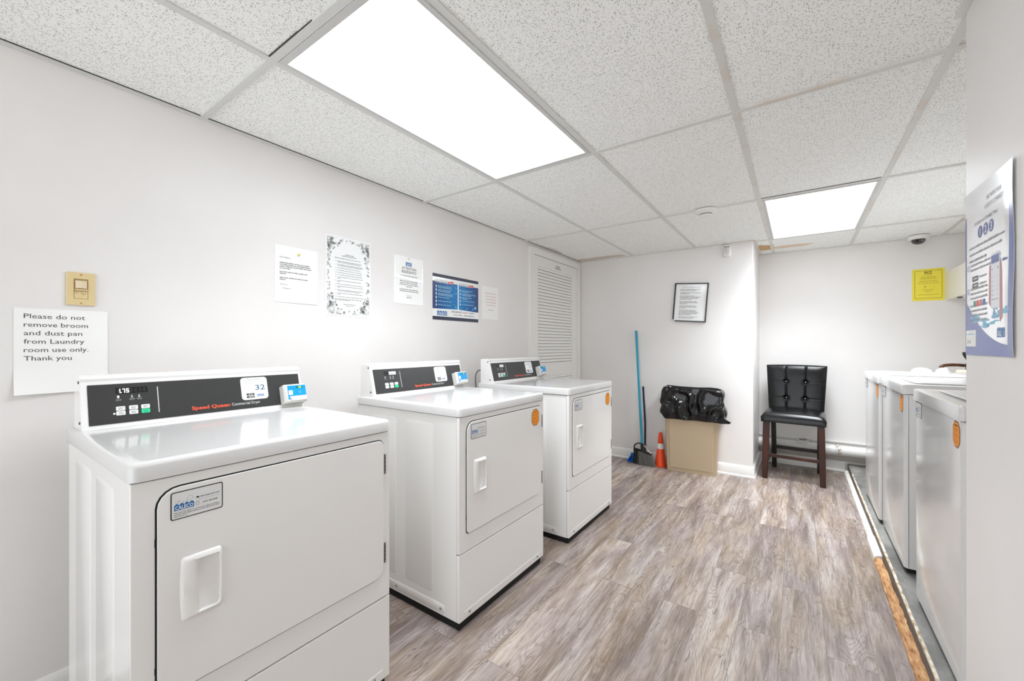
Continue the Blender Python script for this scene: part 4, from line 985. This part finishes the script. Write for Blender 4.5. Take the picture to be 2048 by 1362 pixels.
m = MB(); m.loft(loops, BAG, False, False); o = m.obj('trash_bag', angle=180)
tag(o, 'black plastic liner draped over the rim of the tan trash can', 'trash bag')
o.location = (1.212, 4.158, 0); o.rotation_euler = (0, 0, rzb)
m = MB(); vs = [(.20, -.09, .53), (.26, -.115, .56), (.275, -.10, .545), (.335, -.115, .515), (.315, -.108, .500), (.25, -.118, .498), (.19, -.100, .505), (.262, -.095, .52)]
m.add(vs, [(0, 1, 6), (1, 5, 6), (1, 2, 5), (2, 3, 4), (2, 4, 5), (0, 6, 7), (0, 7, 2), (0, 2, 1), (7, 4, 3), (7, 3, 2), (7, 5, 4), (7, 6, 5)], BAG); m.obj('loose_corner', o)

# ---------------------------------------------------------------- traffic cone
r = empty('traffic_cone', (.916, 4.168, 0), 'small orange traffic cone with a white band beside the trash can', 'traffic cone')
ORG = mat('orange_vinyl', (240, 78, 28), .35); m = MB(); m.prism(rr(-.052, .052, -.052, .052, .012), .0003, .010, ORG); m.obj('base', r, bevel=.003)
def cr_(z): return .052-(.052-.016)*(z/.335)
m = MB(); m.lathe([(cr_(0)+.002, .009), (cr_(.17), .172), (cr_(.17)-.001, .175), (cr_(.228)-.001, .228), (cr_(.228), .231), (cr_(.325), .325), (.012, .334), (.010, .334), (.008, .30)], (0, 0, 0), ORG, 36); m.obj('cone_body', r)
m = MB(); m.lathe([(cr_(.176)+.0006, .176), (cr_(.228)+.0006, .228)], (0, 0, 0), mat('reflective_white', (226, 226, 226), .4), 36, False, False); m.obj('reflective_band', r)

# ---------------------------------------------------------------- broom and dustpan
TEAL = mat('teal_handle', (22, 150, 178), .3); BK = mat('black_plastic', (20, 20, 20), .35)
r = empty('broom', (.760, 4.105, 0), 'angled broom with a long teal handle leaning on the back wall', 'broom')
P0 = Vector((-.014, .020, .20)); P1 = Vector((-.112, .135, 1.352)); dv = (P1-P0).normalized()
m = MB(); m.tube([tuple(P0-dv*.02), tuple(P0+(P1-P0)*.5), tuple(P1-dv*.004), tuple(P1)], .011, TEAL, 16, rs=[.0115, .0115, .0115, .008]); hdl = m.obj('handle', r)
m = MB(); m.tube([tuple(P1-dv*.012+Vector((0, -.012, 0))), tuple(P1-dv*.012+Vector((0, .012, 0)))], .004, BK, 8); m.obj('hanging_hole', hdl)
m = MB(); m.tube([tuple(P0-dv*.065), tuple(P0+dv*.012)], .016, BK, 14)
m.tube(smooth([(-.094, .012, .150), (.0, .008, .138), (.088, .004, .112)], 2), .011, BK, 10)
m.tube(smooth([(-.090, .012, .152), (-.092, .012, .178), (-.064, .014, .208), (-.020, .016, .212)], 2), .0065, BK, 10)
m.tube([(.010, .014, .195), (.083, .004, .120)], .0045, mat('clear_strut', (214, 204, 176), .3), 8)
m.obj('head', r)
for nm, mt, u0, u1, cnt, sd in (('bristles', mat('black_bristle', (34, 34, 32), .5), 0, .26, 70, 1), ('bristles', mat('grey_bristle', (112, 112, 106), .5), .24, 1, 190, 2)):
    m = MB(); rb = random.Random(sd)
    for k in range(cnt):
        u = u0+(u1-u0)*(k+rb.random())/cnt; a = Vector((-.094+.180*u, .010-.006*u+rb.uniform(-.010, .010), .142-.034*u)); b_ = Vector((-.100+.235*u+rb.uniform(-.005, .005), -.004-.014*u+rb.uniform(-.013, .013), .006+.0*u+rb.uniform(-.002, .006)))
        if b_.z < .002: b_.z = .002
        m.tube([tuple(a), tuple((a+b_)/2+Vector((rb.uniform(-.001, .001), 0, 0))), tuple(b_)], .0014, mt, 4)
    tag(m.obj(nm, r), kind='stuff')
BLU = mat('blue_plastic', (24, 110, 206), .35); NVY = mat('dark_navy_plastic', (22, 28, 58), .35)
r = empty('dustpan', (.668, 4.178, 0), 'blue upright dustpan with a dark navy stick behind the broom', 'dustpan')
m = MB()
m.loft([[(-.075, -.050, .001), (.09, -.050, .001), (.09, -.050, .006), (-.075, -.050, .006)], [(-.070, .045, .001), (.085, .045, .001), (.085, .045, .010), (-.070, .045, .010)]], BLU)
m.loft([[(-.078, -.048, .001), (-.070, -.048, .001), (-.070, -.048, .014), (-.078, -.048, .014)], [(-.073, .050, .001), (-.065, .050, .001), (-.060, .050, .060), (-.068, .050, .060)]], BLU)
m.box(-.070, .085, .042, .050, .001, .075, BLU); m.box(.083, .091, -.048, .050, .001, .045, BLU); m.obj('pan', r, bevel=.002)
m = MB(); m.tube([(.086, .020, .05), (.084, .030, .40), (.056, .052, .775)], .0095, NVY, 12); m.obj('stick', r)
